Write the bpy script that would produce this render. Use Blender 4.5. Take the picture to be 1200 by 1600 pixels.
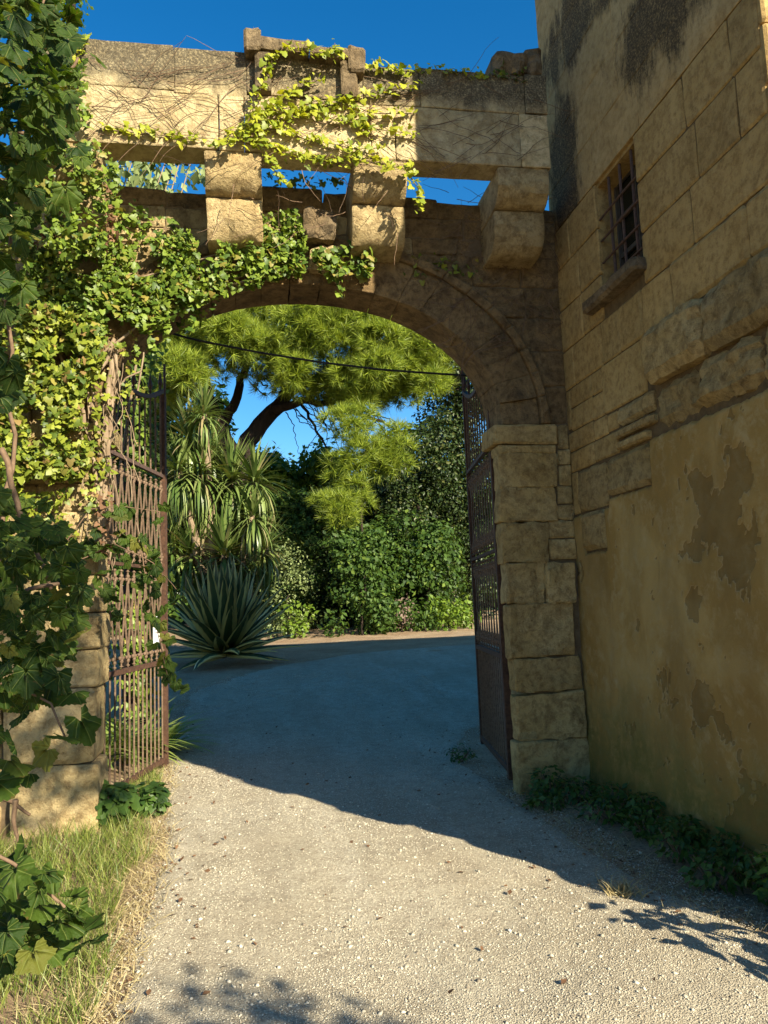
import bpy, math, random
import numpy as np
from mathutils import Vector, Matrix, noise

# ------------------------------------------------------------------ scene, camera, light
for o in list(bpy.data.objects):
    bpy.data.objects.remove(o, do_unlink=True)
scene = bpy.context.scene
COL = scene.collection
rng = np.random.default_rng(7)
random.seed(7)

F = 1200.0
PSI, TH, PHI, CH = math.radians(9.6), math.radians(6.7), 0.040, 1.6
fw = np.array([math.sin(PSI) * math.cos(TH), math.cos(PSI) * math.cos(TH), math.sin(TH)])
r0 = np.array([math.cos(PSI), -math.sin(PSI), 0.0])
u0 = np.cross(r0, fw)
rt = r0 * math.cos(PHI) - u0 * math.sin(PHI)
up = u0 * math.cos(PHI) + r0 * math.sin(PHI)
EYE = np.array([0.0, 0.0, CH])

cam = bpy.data.cameras.new('camera')
cam.sensor_fit = 'VERTICAL'
cam.sensor_height = 36.0
cam.lens = 36.0 * F / 1600.0
cam.clip_start = 0.05
cam.clip_end = 2000
camo = bpy.data.objects.new('camera', cam)
COL.objects.link(camo)
camo.matrix_world = Matrix(((rt[0], up[0], -fw[0], EYE[0]), (rt[1], up[1], -fw[1], EYE[1]),
                            (rt[2], up[2], -fw[2], EYE[2]), (0, 0, 0, 1)))
scene.camera = camo

SUN = Vector((0.515, -0.857, 0.50)).normalized()
SUN_EL = math.asin(SUN.z)
SUN_AZ = math.atan2(SUN.x, SUN.y)
world = bpy.data.worlds.new('World')
scene.world = world
world.use_nodes = True
wn = world.node_tree.nodes
wl = world.node_tree.links
bg = wn['Background']
sky = wn.new('ShaderNodeTexSky')
sky.sky_type = 'NISHITA'
sky.sun_disc = False
sky.sun_elevation = SUN_EL
sky.sun_rotation = SUN_AZ
sky.altitude = 100
sky.air_density = 1.0
sky.dust_density = 0.3
sky.ozone_density = 2.5
hsv = wn.new('ShaderNodeHueSaturation')
hsv.inputs['Saturation'].default_value = 1.40
wl.new(sky.outputs[0], hsv.inputs['Color'])
wl.new(hsv.outputs[0], bg.inputs[0])
bg.inputs[1].default_value = 0.077

sl = bpy.data.lights.new('sun', 'SUN')
sl.energy = 5.0
sl.angle = math.radians(0.5)
sl.color = (1.0, 0.91, 0.71)
so = bpy.data.objects.new('sun', sl)
COL.objects.link(so)
so.rotation_euler = SUN.to_track_quat('Z', 'Y').to_euler()
so.location = (6, -10, 12)

scene.view_settings.view_transform = 'Standard'
scene.view_settings.look = 'None'
scene.view_settings.exposure = 1.38
scene.view_settings.gamma = 1.0
scene.view_settings.use_curve_mapping = False
scene.render.engine = 'CYCLES'
scene.cycles.max_bounces = 6
scene.cycles.diffuse_bounces = 4
scene.cycles.transmission_bounces = 4
scene.cycles.transparent_max_bounces = 4

# ------------------------------------------------------------------ design helpers
def ray(x, y):
    return fw + rt * (x - 600) / F + up * (800 - y) / F

def at(x, y, Y):
    d = ray(x, y)
    return EYE + d * (Y / d[1])

def gz(x, y):
    """height of the ground"""
    s = max(0.0, min(y, 70.0) - 9.0)
    z = 0.043 * s * min(1.0, s / 3.0)
    return z + 0.022 * noise.noise(Vector((x * 0.9, y * 0.9, 3.1))) + 0.010 * noise.noise(Vector((x * 3.1, y * 3.1, 1.1)))

def ground_at(x, y):
    d = ray(x, y)
    t = 1.0
    for _ in range(40):
        p = EYE + d * t
        t = max(0.5, min(400, (gz(p[0], p[1]) - CH) / d[2])) if d[2] < -1e-4 else 60
    return EYE + d * t

def in_poly(x, y, poly):
    c = False
    j = len(poly) - 1
    for i in range(len(poly)):
        xi, yi = poly[i]
        xj, yj = poly[j]
        if (yi > y) != (yj > y) and x < (xj - xi) * (y - yi) / (yj - yi) + xi:
            c = not c
        j = i
    return c

def sample_poly(poly, n):
    xs = [p[0] for p in poly]
    ys = [p[1] for p in poly]
    out = []
    while len(out) < n:
        x = random.uniform(min(xs), max(xs))
        y = random.uniform(min(ys), max(ys))
        if in_poly(x, y, poly):
            out.append((x, y))
    return out

def along(poly, n):
    """n points spaced along a polyline of tuples"""
    P = np.array(poly, float)
    seg = np.linalg.norm(np.diff(P, axis=0), axis=1)
    cum = np.concatenate([[0], np.cumsum(seg)])
    t = np.linspace(0, cum[-1], n)
    return np.stack([np.interp(t, cum, P[:, k]) for k in range(P.shape[1])], 1)

# ------------------------------------------------------------------ object helpers
def link(o, parent=None):
    COL.objects.link(o)
    if parent is not None:
        o.parent = parent
        if parent.type == 'EMPTY' and parent.get('worldparts'):
            o.matrix_parent_inverse = Matrix.Translation(-Vector(parent.location))
    return o

def thing(name, label, cat, loc=(0, 0, 0), group=None, worldparts=True):
    o = bpy.data.objects.new(name, None)
    o.empty_display_size = 0.2
    o.location = Vector(loc)
    if worldparts:
        o['worldparts'] = 1
    COL.objects.link(o)
    o['label'] = label
    o['category'] = cat
    if group:
        o['group'] = group
    return o

def tag(o, label=None, cat=None, group=None, kind=None):
    if label: o['label'] = label
    if cat: o['category'] = cat
    if group: o['group'] = group
    if kind: o['kind'] = kind
    return o

def tri_mesh(name, V, T, mat, smooth=False, uv=None):
    V = np.ascontiguousarray(V, dtype=np.float32)
    T = np.ascontiguousarray(T, dtype=np.int32)
    me = bpy.data.meshes.new(name)
    me.vertices.add(len(V))
    me.vertices.foreach_set('co', V.ravel())
    me.loops.add(T.size)
    me.loops.foreach_set('vertex_index', T.ravel())
    me.polygons.add(len(T))
    me.polygons.foreach_set('loop_start', np.arange(0, T.size, 3, dtype=np.int32))
    me.polygons.foreach_set('loop_total', np.full(len(T), 3, dtype=np.int32))
    me.update(calc_edges=True)
    me.materials.append(mat)
    if uv is not None:
        lay = me.uv_layers.new(name='UVMap')
        lay.data.foreach_set('uv', np.ascontiguousarray(np.asarray(uv, np.float32)[T.ravel()]).ravel())
    if smooth:
        me.polygons.foreach_set('use_smooth', np.ones(len(T), dtype=bool))
    return me

def poly_mesh(name, V, Fs, mat, smooth=False):
    me = bpy.data.meshes.new(name)
    me.from_pydata([tuple(map(float, v)) for v in V], [], [tuple(int(i) for i in f) for f in Fs])
    me.update()
    me.materials.append(mat)
    if smooth:
        me.polygons.foreach_set('use_smooth', np.ones(len(me.polygons), dtype=bool))
    return me

def obj(name, me, parent=None):
    return link(bpy.data.objects.new(name, me), parent)

class MB:
    """collects simple solids into one mesh"""
    def __init__(s):
        s.V, s.F = [], []
    def add(s, V, Fs):
        b = len(s.V)
        s.V += [tuple(v) for v in V]
        s.F += [tuple(i + b for i in f) for f in Fs]
        return s
    def box(s, x0, x1, y0, y1, z0, z1):
        V = [(x0, y0, z0), (x1, y0, z0), (x1, y1, z0), (x0, y1, z0), (x0, y0, z1), (x1, y0, z1), (x1, y1, z1), (x0, y1, z1)]
        return s.add(V, [(0, 3, 2, 1), (4, 5, 6, 7), (0, 1, 5, 4), (1, 2, 6, 5), (2, 3, 7, 6), (3, 0, 4, 7)])
    def tube(s, P, R, n=6, cap=True):
        P = [Vector(p) for p in P]
        if not hasattr(R, '__len__'):
            R = [R] * len(P)
        V, Fs = [], []
        a = None
        for i, p in enumerate(P):
            d = (P[min(i + 1, len(P) - 1)] - P[max(i - 1, 0)])
            d = d.normalized() if d.length > 1e-9 else Vector((0, 0, 1))
            if a is None:
                a = d.orthogonal().normalized()
            a = (a - d * a.dot(d))
            a = a.normalized() if a.length > 1e-6 else d.orthogonal().normalized()
            b = d.cross(a)
            for k in range(n):
                t = 2 * math.pi * k / n
                V.append(p + (a * math.cos(t) + b * math.sin(t)) * R[i])
        for i in range(len(P) - 1):
            for k in range(n):
                k2 = (k + 1) % n
                Fs.append((i * n + k, i * n + k2, (i + 1) * n + k2, (i + 1) * n + k))
        if cap:
            Fs.append(tuple(reversed(range(n))))
            Fs.append(tuple((len(P) - 1) * n + k for k in range(n)))
        return s.add(V, Fs)
    def ball(s, c, r, n=6, m=4, sc=(1, 1, 1)):
        V, Fs = [], []
        for i in range(m + 1):
            th = math.pi * i / m
            for k in range(n):
                t = 2 * math.pi * k / n
                V.append((c[0] + r * sc[0] * math.sin(th) * math.cos(t), c[1] + r * sc[1] * math.sin(th) * math.sin(t), c[2] + r * sc[2] * math.cos(th)))
        for i in range(m):
            for k in range(n):
                k2 = (k + 1) % n
                Fs.append((i * n + k, (i + 1) * n + k, (i + 1) * n + k2, i * n + k2))
        return s.add(V, Fs)
    def mesh(s, name, mat, smooth=False):
        return poly_mesh(name, s.V, s.F, mat, smooth)
    def build(s, name, mat, parent=None, smooth=False):
        return obj(name, s.mesh(name, mat, smooth), parent)

# ------------------------------------------------------------------ materials
def nodes(name):
    m = bpy.data.materials.new(name)
    m.use_nodes = True
    nt = m.node_tree
    return m, nt, nt.nodes['Principled BSDF'], nt.nodes['Material Output']

def N(nt, t, **k):
    n = nt.nodes.new(t)
    for a, v in k.items():
        setattr(n, a, v)
    return n

def mixc(nt, fac, a, b, mode='MIX'):
    n = N(nt, 'ShaderNodeMix', data_type='RGBA', blend_type=mode)
    for s, v in ((0, fac), (6, a), (7, b)):
        if isinstance(v, (tuple, list)):
            n.inputs[s].default_value = (*v, 1) if len(v) == 3 else v
        elif isinstance(v, (int, float)):
            n.inputs[s].default_value = v
        else:
            nt.links.new(v, n.inputs[s])
    return n.outputs[2]

def mathn(nt, op, a, b=None, clamp=False):
    n = N(nt, 'ShaderNodeMath', operation=op, use_clamp=clamp)
    for s, v in ((0, a), (1, b)):
        if v is None: continue
        if isinstance(v, (int, float)):
            n.inputs[s].default_value = v
        else:
            nt.links.new(v, n.inputs[s])
    return n.outputs[0]

def noisen(nt, co, scale, detail=4, rough=0.6, dist=0.0, vec=None):
    n = N(nt, 'ShaderNodeTexNoise')
    n.inputs['Scale'].default_value = scale
    n.inputs['Detail'].default_value = detail
    n.inputs['Roughness'].default_value = rough
    n.inputs['Distortion'].default_value = dist
    if vec:
        mp = N(nt, 'ShaderNodeMapping')
        mp.inputs['Scale'].default_value = vec
        nt.links.new(co, mp.inputs[0])
        co = mp.outputs[0]
    nt.links.new(co, n.inputs['Vector'])
    return n.outputs[0]

def ramp(nt, fac, lo, hi):
    n = N(nt, 'ShaderNodeMapRange', clamp=True)
    n.inputs[1].default_value = lo
    n.inputs[2].default_value = hi
    nt.links.new(fac, n.inputs[0])
    return n.outputs[0]

def pos(nt):
    return N(nt, 'ShaderNodeNewGeometry').outputs['Position']

def bump(nt, bsdf, h, strength=0.5, dist=0.02):
    b = N(nt, 'ShaderNodeBump')
    b.inputs['Strength'].default_value = strength
    b.inputs['Distance'].default_value = dist
    nt.links.new(h, b.inputs['Height'])
    nt.links.new(b.outputs[0], bsdf.inputs['Normal'])

def stone_mat(name, base, dark, light, lichen=(0.06, 0.05, 0.035), stain=0.5, zstain=None, b=0.6, weather=0.55, spots=(), var=0.35):
    m, nt, bs, out = nodes(name)
    p = pos(nt)
    oi = N(nt, 'ShaderNodeObjectInfo')
    n1 = noisen(nt, p, 2.2, 6, 0.65)
    n2 = noisen(nt, p, 14, 8, 0.75)
    n3 = noisen(nt, p, 70, 4, 0.7)
    c = mixc(nt, ramp(nt, n1, 0.35, 0.65), base, light)
    c = mixc(nt, ramp(nt, n2, 0.45, 0.72), c, dark)
    n4 = noisen(nt, p, 5.5, 10, 0.78, 0.6)
    c = mixc(nt, mathn(nt, 'MULTIPLY', ramp(nt, n4, 0.50, 0.60), weather), c, dark)
    c = mixc(nt, mathn(nt, 'MULTIPLY', ramp(nt, noisen(nt, p, 9, 6, 0.7, 0.2), 0.62, 0.70), 0.35), c, light)
    tint = mathn(nt, 'MULTIPLY_ADD', oi.outputs['Random'], var)
    tint.node.inputs[2].default_value = 1.0 - var * 0.55
    c = mixc(nt, 1.0, c, N(nt, 'ShaderNodeCombineColor').outputs[0], 'MULTIPLY')
    cc = c.node.inputs[7].links[0].from_node
    for i in range(3):
        nt.links.new(tint, cc.inputs[i])
    # dark crust and streaks
    ns = noisen(nt, p, 3.0, 8, 0.7, 0.4, (1, 1, 0.35))
    mask = ramp(nt, ns, 0.72 - 0.25 * stain, 0.86 - 0.2 * stain)
    if zstain:
        sep = N(nt, 'ShaderNodeSeparateXYZ')
        nt.links.new(p, sep.inputs[0])
        zz = ramp(nt, sep.outputs[2], zstain[0], zstain[1])
        zz = mathn(nt, 'MULTIPLY_ADD', zz, 1.1)
        nt.links.new(ns, zz.node.inputs[2])
        zm = ramp(nt, zz, 0.98, 1.22)
        mask = mathn(nt, 'MAXIMUM', mask, zm)
    for (sy, sz, ry, rz) in spots:
        # a run-off crust of its own outline on the wall
        sp_ = N(nt, 'ShaderNodeSeparateXYZ')
        nt.links.new(p, sp_.inputs[0])
        dy = mathn(nt, 'DIVIDE', mathn(nt, 'SUBTRACT', sp_.outputs[1], sy), ry)
        dz = mathn(nt, 'DIVIDE', mathn(nt, 'SUBTRACT', sp_.outputs[2], sz), rz)
        rr_ = mathn(nt, 'ADD', mathn(nt, 'MULTIPLY', dy, dy), mathn(nt, 'MULTIPLY', dz, dz))
        nz = mathn(nt, 'MULTIPLY', mathn(nt, 'SUBTRACT', noisen(nt, p, 3.2, 8, 0.75, 0.3, (1, 1.6, 0.5)), 0.5), 4.5)
        mask = mathn(nt, 'MAXIMUM', mask, ramp(nt, mathn(nt, 'ADD', rr_, nz), 1.15, 0.55))
    mask = mathn(nt, 'MULTIPLY', mask, mathn(nt, 'ADD', ramp(nt, n3, 0.3, 0.6), 0.25, True))
    c = mixc(nt, mathn(nt, 'MULTIPLY', mask, 0.88), c, lichen)
    pits = ramp(nt, noisen(nt, p, 38, 3, 0.6), 0.66, 0.72)
    c = mixc(nt, mathn(nt, 'MULTIPLY', pits, 0.5), c, dark)
    nt.links.new(c, bs.inputs['Base Color'])
    bs.inputs['Roughness'].default_value = 0.92
    bs.inputs['Specular IOR Level'].default_value = 0.15
    h = mathn(nt, 'ADD', mathn(nt, 'MULTIPLY', n2, 1.2), mathn(nt, 'MULTIPLY', n3, 0.5))
    h = mathn(nt, 'SUBTRACT', h, mathn(nt, 'MULTIPLY', pits, 0.6))
    h = mathn(nt, 'ADD', h, mathn(nt, 'MULTIPLY', n4, 0.8))
    bump(nt, bs, h, b, 0.03)
    return m

def leaf_mat(name, c1, c2, c3=None, trans=0.35, rough=0.45, tcol=None, veins=False):
    m, nt, bs, out = nodes(name)
    g = N(nt, 'ShaderNodeNewGeometry')
    oi = N(nt, 'ShaderNodeObjectInfo')
    r = mathn(nt, 'FRACT', mathn(nt, 'ADD', g.outputs['Random Per Island'], oi.outputs['Random']))
    c = mixc(nt, r, c1, c2)
    if c3:
        r2 = mathn(nt, 'FRACT', mathn(nt, 'MULTIPLY', r, 17.3))
        c = mixc(nt, ramp(nt, r2, 0.88, 0.97), c, c3)
    if veins:
        uv = N(nt, 'ShaderNodeUVMap')
        sx = N(nt, 'ShaderNodeSeparateXYZ')
        nt.links.new(uv.outputs[0], sx.inputs[0])
        yy = mathn(nt, 'ADD', sx.outputs[1], 0.22)
        an = mathn(nt, 'ARCTAN2', sx.outputs[0], yy)
        rr = mathn(nt, 'SQRT', mathn(nt, 'ADD', mathn(nt, 'MULTIPLY', sx.outputs[0], sx.outputs[0]), mathn(nt, 'MULTIPLY', yy, yy)))
        q = mathn(nt, 'ABSOLUTE', mathn(nt, 'SUBTRACT', mathn(nt, 'FRACT', mathn(nt, 'ADD', mathn(nt, 'DIVIDE', an, 0.72), 0.5)), 0.5))
        dv = mathn(nt, 'MULTIPLY', q, rr)
        vm_ = ramp(nt, dv, 0.022, 0.006)
        c = mixc(nt, mathn(nt, 'MULTIPLY', vm_, 0.55), c, (0.24, 0.28, 0.07))
        vv = N(nt, 'ShaderNodeVectorMath', operation='ADD')
        nt.links.new(uv.outputs[0], vv.inputs[0])
        nt.links.new(r, vv.inputs[1])
        br = ramp(nt, mathn(nt, 'ADD', noisen(nt, vv.outputs[0], 4.5, 5, 0.7), mathn(nt, 'MULTIPLY', rr, 0.12)), 0.67, 0.74)
        c = mixc(nt, mathn(nt, 'MULTIPLY', br, 0.75), c, (0.16, 0.085, 0.03))
        hb_ = mathn(nt, 'ADD', ramp(nt, dv, 0.0, 0.10), mathn(nt, 'MULTIPLY', noisen(nt, uv.outputs[0], 14, 3, 0.6), 0.6))
        bump(nt, bs, hb_, 0.6, 0.012)
    nt.links.new(c, bs.inputs['Base Color'])
    bs.inputs['Roughness'].default_value = rough
    bs.inputs['Specular IOR Level'].default_value = 0.3
    tr = N(nt, 'ShaderNodeBsdfTranslucent')
    tc = mixc(nt, 1.0, c, tcol or (1.25, 1.2, 0.45), 'MULTIPLY')
    nt.links.new(tc, tr.inputs[0])
    mx = N(nt, 'ShaderNodeMixShader')
    mx.inputs[0].default_value = trans
    nt.links.new(bs.outputs[0], mx.inputs[1])
    nt.links.new(tr.outputs[0], mx.inputs[2])
    nt.links.new(mx.outputs[0], out.inputs[0])
    return m

def plain_mat(name, c1, c2, scale=20, rough=0.8, b=0.3, bd=0.01, metal=0.0, vec=None):
    m, nt, bs, out = nodes(name)
    p = pos(nt)
    n = noisen(nt, p, scale, 6, 0.7, 0, vec)
    c = mixc(nt, ramp(nt, n, 0.3, 0.7), c1, c2)
    nt.links.new(c, bs.inputs['Base Color'])
    bs.inputs['Roughness'].default_value = rough
    bs.inputs['Metallic'].default_value = metal
    bs.inputs['Specular IOR Level'].default_value = 0.25
    bump(nt, bs, n, b, bd)
    return m

M = {}
M['gate_stone'] = stone_mat('weathered limestone', (0.43, 0.315, 0.145), (0.17, 0.11, 0.048), (0.52, 0.40, 0.21), stain=0.40, b=0.9)
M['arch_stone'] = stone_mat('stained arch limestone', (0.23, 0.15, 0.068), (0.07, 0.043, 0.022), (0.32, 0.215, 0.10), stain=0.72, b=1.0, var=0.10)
M['jamb_stone'] = stone_mat('golden jamb limestone', (0.47, 0.32, 0.118), (0.19, 0.115, 0.042), (0.56, 0.41, 0.185), stain=0.30, b=1.0, var=0.25)
M['parapet_stone'] = stone_mat('parapet limestone', (0.58, 0.455, 0.24), (0.27, 0.185, 0.085), (0.68, 0.56, 0.33), stain=0.38, zstain=(5.22, 5.98), b=0.8, weather=0.45)
M['crust_stone'] = stone_mat('lichen crusted stone', (0.20, 0.14, 0.075), (0.07, 0.05, 0.03), (0.32, 0.24, 0.14), stain=0.85, b=1.0)
M['house_stone'] = stone_mat('house ashlar limestone', (0.37, 0.245, 0.088), (0.17, 0.10, 0.036), (0.44, 0.305, 0.122), stain=0.10, b=0.45, weather=0.3, var=0.25)
M['house_rough'] = stone_mat('eroded house stone', (0.45, 0.31, 0.12), (0.16, 0.10, 0.04), (0.53, 0.39, 0.18), stain=0.3, b=1.0, weather=0.5)
M['mortar'] = plain_mat('old lime mortar', (0.11, 0.075, 0.04), (0.19, 0.135, 0.075), 18, 0.95, 0.6, 0.02)
M['house_mortar'] = plain_mat('ochre mortar', (0.08, 0.05, 0.022), (0.15, 0.10, 0.045), 18, 0.95, 0.6, 0.02)
M['rust'] = plain_mat('rusty painted iron', (0.030, 0.015, 0.010), (0.115, 0.058, 0.033), 30, 0.75, 0.3, 0.004)
M['iron'] = plain_mat('dark iron', (0.05, 0.035, 0.03), (0.12, 0.07, 0.05), 30, 0.7, 0.3, 0.004)
M['rust_bar'] = plain_mat('pale weathered iron bars', (0.075, 0.048, 0.030), (0.21, 0.138, 0.088), 40, 0.8, 0.3, 0.004)
M['cable'] = plain_mat('black cable', (0.01, 0.01, 0.01), (0.02, 0.02, 0.02), 10, 0.6)
M['paper'] = plain_mat('white notice', (0.75, 0.75, 0.72), (0.8, 0.8, 0.78), 5, 0.6, 0.05)
M['bark'] = plain_mat('pine bark', (0.018, 0.013, 0.010), (0.05, 0.034, 0.024), 9, 0.95, 1.0, 0.05, vec=(1, 1, 0.25))
M['vine_bark'] = plain_mat('pale vine bark', (0.15, 0.10, 0.06), (0.32, 0.24, 0.155), 25, 0.9, 0.6, 0.008, vec=(1, 1, 0.2))
M['twig'] = plain_mat('dry twig', (0.10, 0.06, 0.035), (0.20, 0.13, 0.08), 30, 0.9)
M['glass'] = plain_mat('old green glass', (0.006, 0.008, 0.006), (0.012, 0.014, 0.010), 5, 0.25, 0.1)
M['pane_frame'] = plain_mat('grey window timber', (0.06, 0.05, 0.04), (0.1, 0.085, 0.065), 12, 0.8)

M['ivy'] = leaf_mat('ivy leaf', (0.045, 0.085, 0.010), (0.28, 0.31, 0.035), (0.26, 0.17, 0.06), 0.28)
M['ivy_green'] = leaf_mat('green ivy leaf', (0.045, 0.09, 0.011), (0.21, 0.28, 0.035), (0.27, 0.22, 0.05), 0.28)
M['ivy_lime'] = leaf_mat('young ivy leaf', (0.20, 0.26, 0.02), (0.42, 0.42, 0.035), (0.13, 0.18, 0.02), 0.35)
M['vine'] = leaf_mat('grape vine leaf', (0.012, 0.036, 0.004), (0.065, 0.110, 0.010), (0.16, 0.16, 0.025), 0.42, 0.62, veins=True)
M['dead'] = leaf_mat('dead brown leaf', (0.12, 0.06, 0.03), (0.22, 0.12, 0.06), None, 0.15, 0.8, (1, 0.9, 0.7))
M['pine'] = leaf_mat('pine needles', (0.11, 0.17, 0.016), (0.34, 0.40, 0.045), (0.04, 0.075, 0.015), 0.30)
M['cypress'] = leaf_mat('dark conifer foliage', (0.014, 0.030, 0.009), (0.05, 0.078, 0.018), (0.14, 0.15, 0.045), 0.2)
M['broad'] = leaf_mat('evergreen shrub leaf', (0.022, 0.055, 0.010), (0.075, 0.135, 0.018), (0.14, 0.20, 0.03), 0.3, 0.6)
M['fresh'] = leaf_mat('fresh green leaf', (0.08, 0.15, 0.015), (0.18, 0.26, 0.03), None, 0.35)
M['pale_shrub'] = leaf_mat('pale shrub leaf', (0.15, 0.20, 0.07), (0.26, 0.31, 0.12), None, 0.25)
M['purple'] = leaf_mat('dry purple leaf', (0.14, 0.09, 0.07), (0.28, 0.2, 0.16), None, 0.2, 0.6, (1, 0.9, 0.8))
M['yucca'] = leaf_mat('yucca leaf', (0.07, 0.12, 0.025), (0.20, 0.25, 0.07), (0.30, 0.24, 0.12), 0.15, 0.35)
M['iris'] = leaf_mat('strap leaf', (0.16, 0.24, 0.05), (0.32, 0.38, 0.10), None, 0.35)
M['weed'] = leaf_mat('weed leaf', (0.03, 0.07, 0.015), (0.08, 0.14, 0.025), None, 0.3)
M['grass'] = leaf_mat('grass blade', (0.09, 0.14, 0.022), (0.26, 0.29, 0.065), (0.42, 0.35, 0.16), 0.35)
M['drygrass'] = leaf_mat('dry grass blade', (0.32, 0.25, 0.12), (0.46, 0.38, 0.20), None, 0.25, 0.7, (1, 0.95, 0.7))
M['pebble'] = leaf_mat('pebble', (0.36, 0.315, 0.23), (0.58, 0.52, 0.40), (0.20, 0.165, 0.12), 0.0, 0.9)

# gravel road
m, nt, bs, out = nodes('pale gravel')
p = pos(nt)
n1 = noisen(nt, p, 0.9, 5, 0.6)
n2 = noisen(nt, p, 55, 6, 0.75)
vo = N(nt, 'ShaderNodeTexVoronoi')
vo.inputs['Scale'].default_value = 130
nt.links.new(p, vo.inputs['Vector'])
n0 = noisen(nt, p, 1.0, 5, 0.6, 0.3, (2.2, 0.28, 1))
c = mixc(nt, ramp(nt, n1, 0.35, 0.7), (0.49, 0.43, 0.315), (0.40, 0.34, 0.235))
c = mixc(nt, mathn(nt, 'MULTIPLY', ramp(nt, n0, 0.48, 0.66), 0.55), c, (0.34, 0.28, 0.19))
c = mixc(nt, mathn(nt, 'MULTIPLY', ramp(nt, n0, 0.42, 0.30), 0.5), c, (0.60, 0.54, 0.42))
c = mixc(nt, ramp(nt, n2, 0.45, 0.7), c, (0.20, 0.16, 0.105))
c = mixc(nt, mathn(nt, 'MULTIPLY', ramp(nt, vo.outputs['Distance'], 0.35, 0.0), 0.6), c, (0.58, 0.52, 0.41))
c = mixc(nt, mathn(nt, 'MULTIPLY', ramp(nt, noisen(nt, p, 7, 9, 0.8), 0.46, 0.62), 0.5), c, (0.22, 0.175, 0.12))
nt.links.new(c, bs.inputs['Base Color'])
bs.inputs['Roughness'].default_value = 0.95
bs.inputs['Specular IOR Level'].default_value = 0.1
bump(nt, bs, mathn(nt, 'ADD', mathn(nt, 'MULTIPLY', vo.outputs['Distance'], -1.0), mathn(nt, 'MULTIPLY', n2, 0.5)), 0.7, 0.007)
M['gravel'] = m
# soil with pine litter
m, nt, bs, out = nodes('brown soil and litter')
p = pos(nt)
n1 = noisen(nt, p, 1.3, 6, 0.65)
n2 = noisen(nt, p, 30, 6, 0.75)
c = mixc(nt, ramp(nt, n1, 0.35, 0.65), (0.30, 0.185, 0.095), (0.44, 0.32, 0.19))
c = mixc(nt, ramp(nt, n2, 0.45, 0.7), c, (0.10, 0.06, 0.035))
nt.links.new(c, bs.inputs['Base Color'])
bs.inputs['Roughness'].default_value = 0.95
bump(nt, bs, n2, 0.8, 0.03)
M['soil'] = m
# house plaster: ochre coat with flaked darker patches, moss towards the foot
m, nt, bs, out = nodes('old ochre lime plaster')
p = pos(nt)
sep = N(nt, 'ShaderNodeSeparateXYZ')
nt.links.new(p, sep.inputs[0])
n1 = noisen(nt, p, 1.6, 7, 0.62, 0.5)
n2 = noisen(nt, p, 9, 8, 0.72, 0.3)
n3 = noisen(nt, p, 60, 4, 0.7)
c = mixc(nt, ramp(nt, n1, 0.42, 0.58), (0.295, 0.182, 0.054), (0.375, 0.253, 0.092))
c = mixc(nt, ramp(nt, n2, 0.50, 0.70), c, (0.39, 0.285, 0.128))
at_ = N(nt, 'ShaderNodeAttribute', attribute_name='flake')
fl = mathn(nt, 'ADD', at_.outputs['Fac'], mathn(nt, 'MULTIPLY', mathn(nt, 'SUBTRACT', noisen(nt, p, 28, 6, 0.7), 0.5), 0.7))
flm = ramp(nt, fl, 0.45, 0.62)
damp = ramp(nt, noisen(nt, p, 1.1, 4, 0.55, 0.6, (1, 1.3, 0.6)), 0.46, 0.62)
c = mixc(nt, mathn(nt, 'MULTIPLY', damp, 0.45), c, (0.17, 0.105, 0.036))
c = mixc(nt, mathn(nt, 'MULTIPLY', flm, 0.48), c, (0.115, 0.07, 0.024))
edge = mathn(nt, 'MULTIPLY', ramp(nt, fl, 0.22, 0.45), mathn(nt, 'SUBTRACT', 1.0, flm))
c = mixc(nt, mathn(nt, 'MULTIPLY', edge, 0.45), c, (0.40, 0.31, 0.17))
moss = mathn(nt, 'MULTIPLY', ramp(nt, mathn(nt, 'ADD', sep.outputs[2], mathn(nt, 'MULTIPLY', n1, -1.6)), 0.1, -0.55), ramp(nt, n2, 0.30, 0.55))
c = mixc(nt, mathn(nt, 'MULTIPLY', moss, 0.85), c, (0.12, 0.105, 0.022))
nt.links.new(c, bs.inputs['Base Color'])
bs.inputs['Roughness'].default_value = 0.95
bs.inputs['Specular IOR Level'].default_value = 0.1
h = mathn(nt, 'ADD', mathn(nt, 'MULTIPLY', n2, 0.6), mathn(nt, 'MULTIPLY', n3, 0.25))
h = mathn(nt, 'SUBTRACT', h, mathn(nt, 'MULTIPLY', flm, 0.35))
bump(nt, bs, h, 0.7, 0.025)
M['plaster'] = m
# upper house wall: same stone, black run-off crust high up
m = stone_mat('upper house wall', (0.385, 0.265, 0.112), (0.23, 0.15, 0.058), (0.45, 0.325, 0.152), lichen=(0.03, 0.023, 0.014), stain=0.25, b=0.4, weather=0.35, var=0.1, spots=((4.15, 5.45, 0.75, 0.45), (5.95, 5.2, 0.33, 0.85), (5.2, 6.4, 1.2, 0.4)))
M['house_upper'] = m
# agave: dark blade with cream margins, read from the leaf's own UV
m, nt, bs, out = nodes('variegated agave leaf')
uv = N(nt, 'ShaderNodeUVMap')
sx = N(nt, 'ShaderNodeSeparateXYZ')
nt.links.new(uv.outputs[0], sx.inputs[0])
e = mathn(nt, 'ABSOLUTE', mathn(nt, 'SUBTRACT', sx.outputs[0], 0.5))
c = mixc(nt, ramp(nt, e, 0.24, 0.29), (0.040, 0.072, 0.026), (0.50, 0.45, 0.15))
nt.links.new(c, bs.inputs['Base Color'])
bs.inputs['Roughness'].default_value = 0.4
M['agave'] = m

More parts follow.
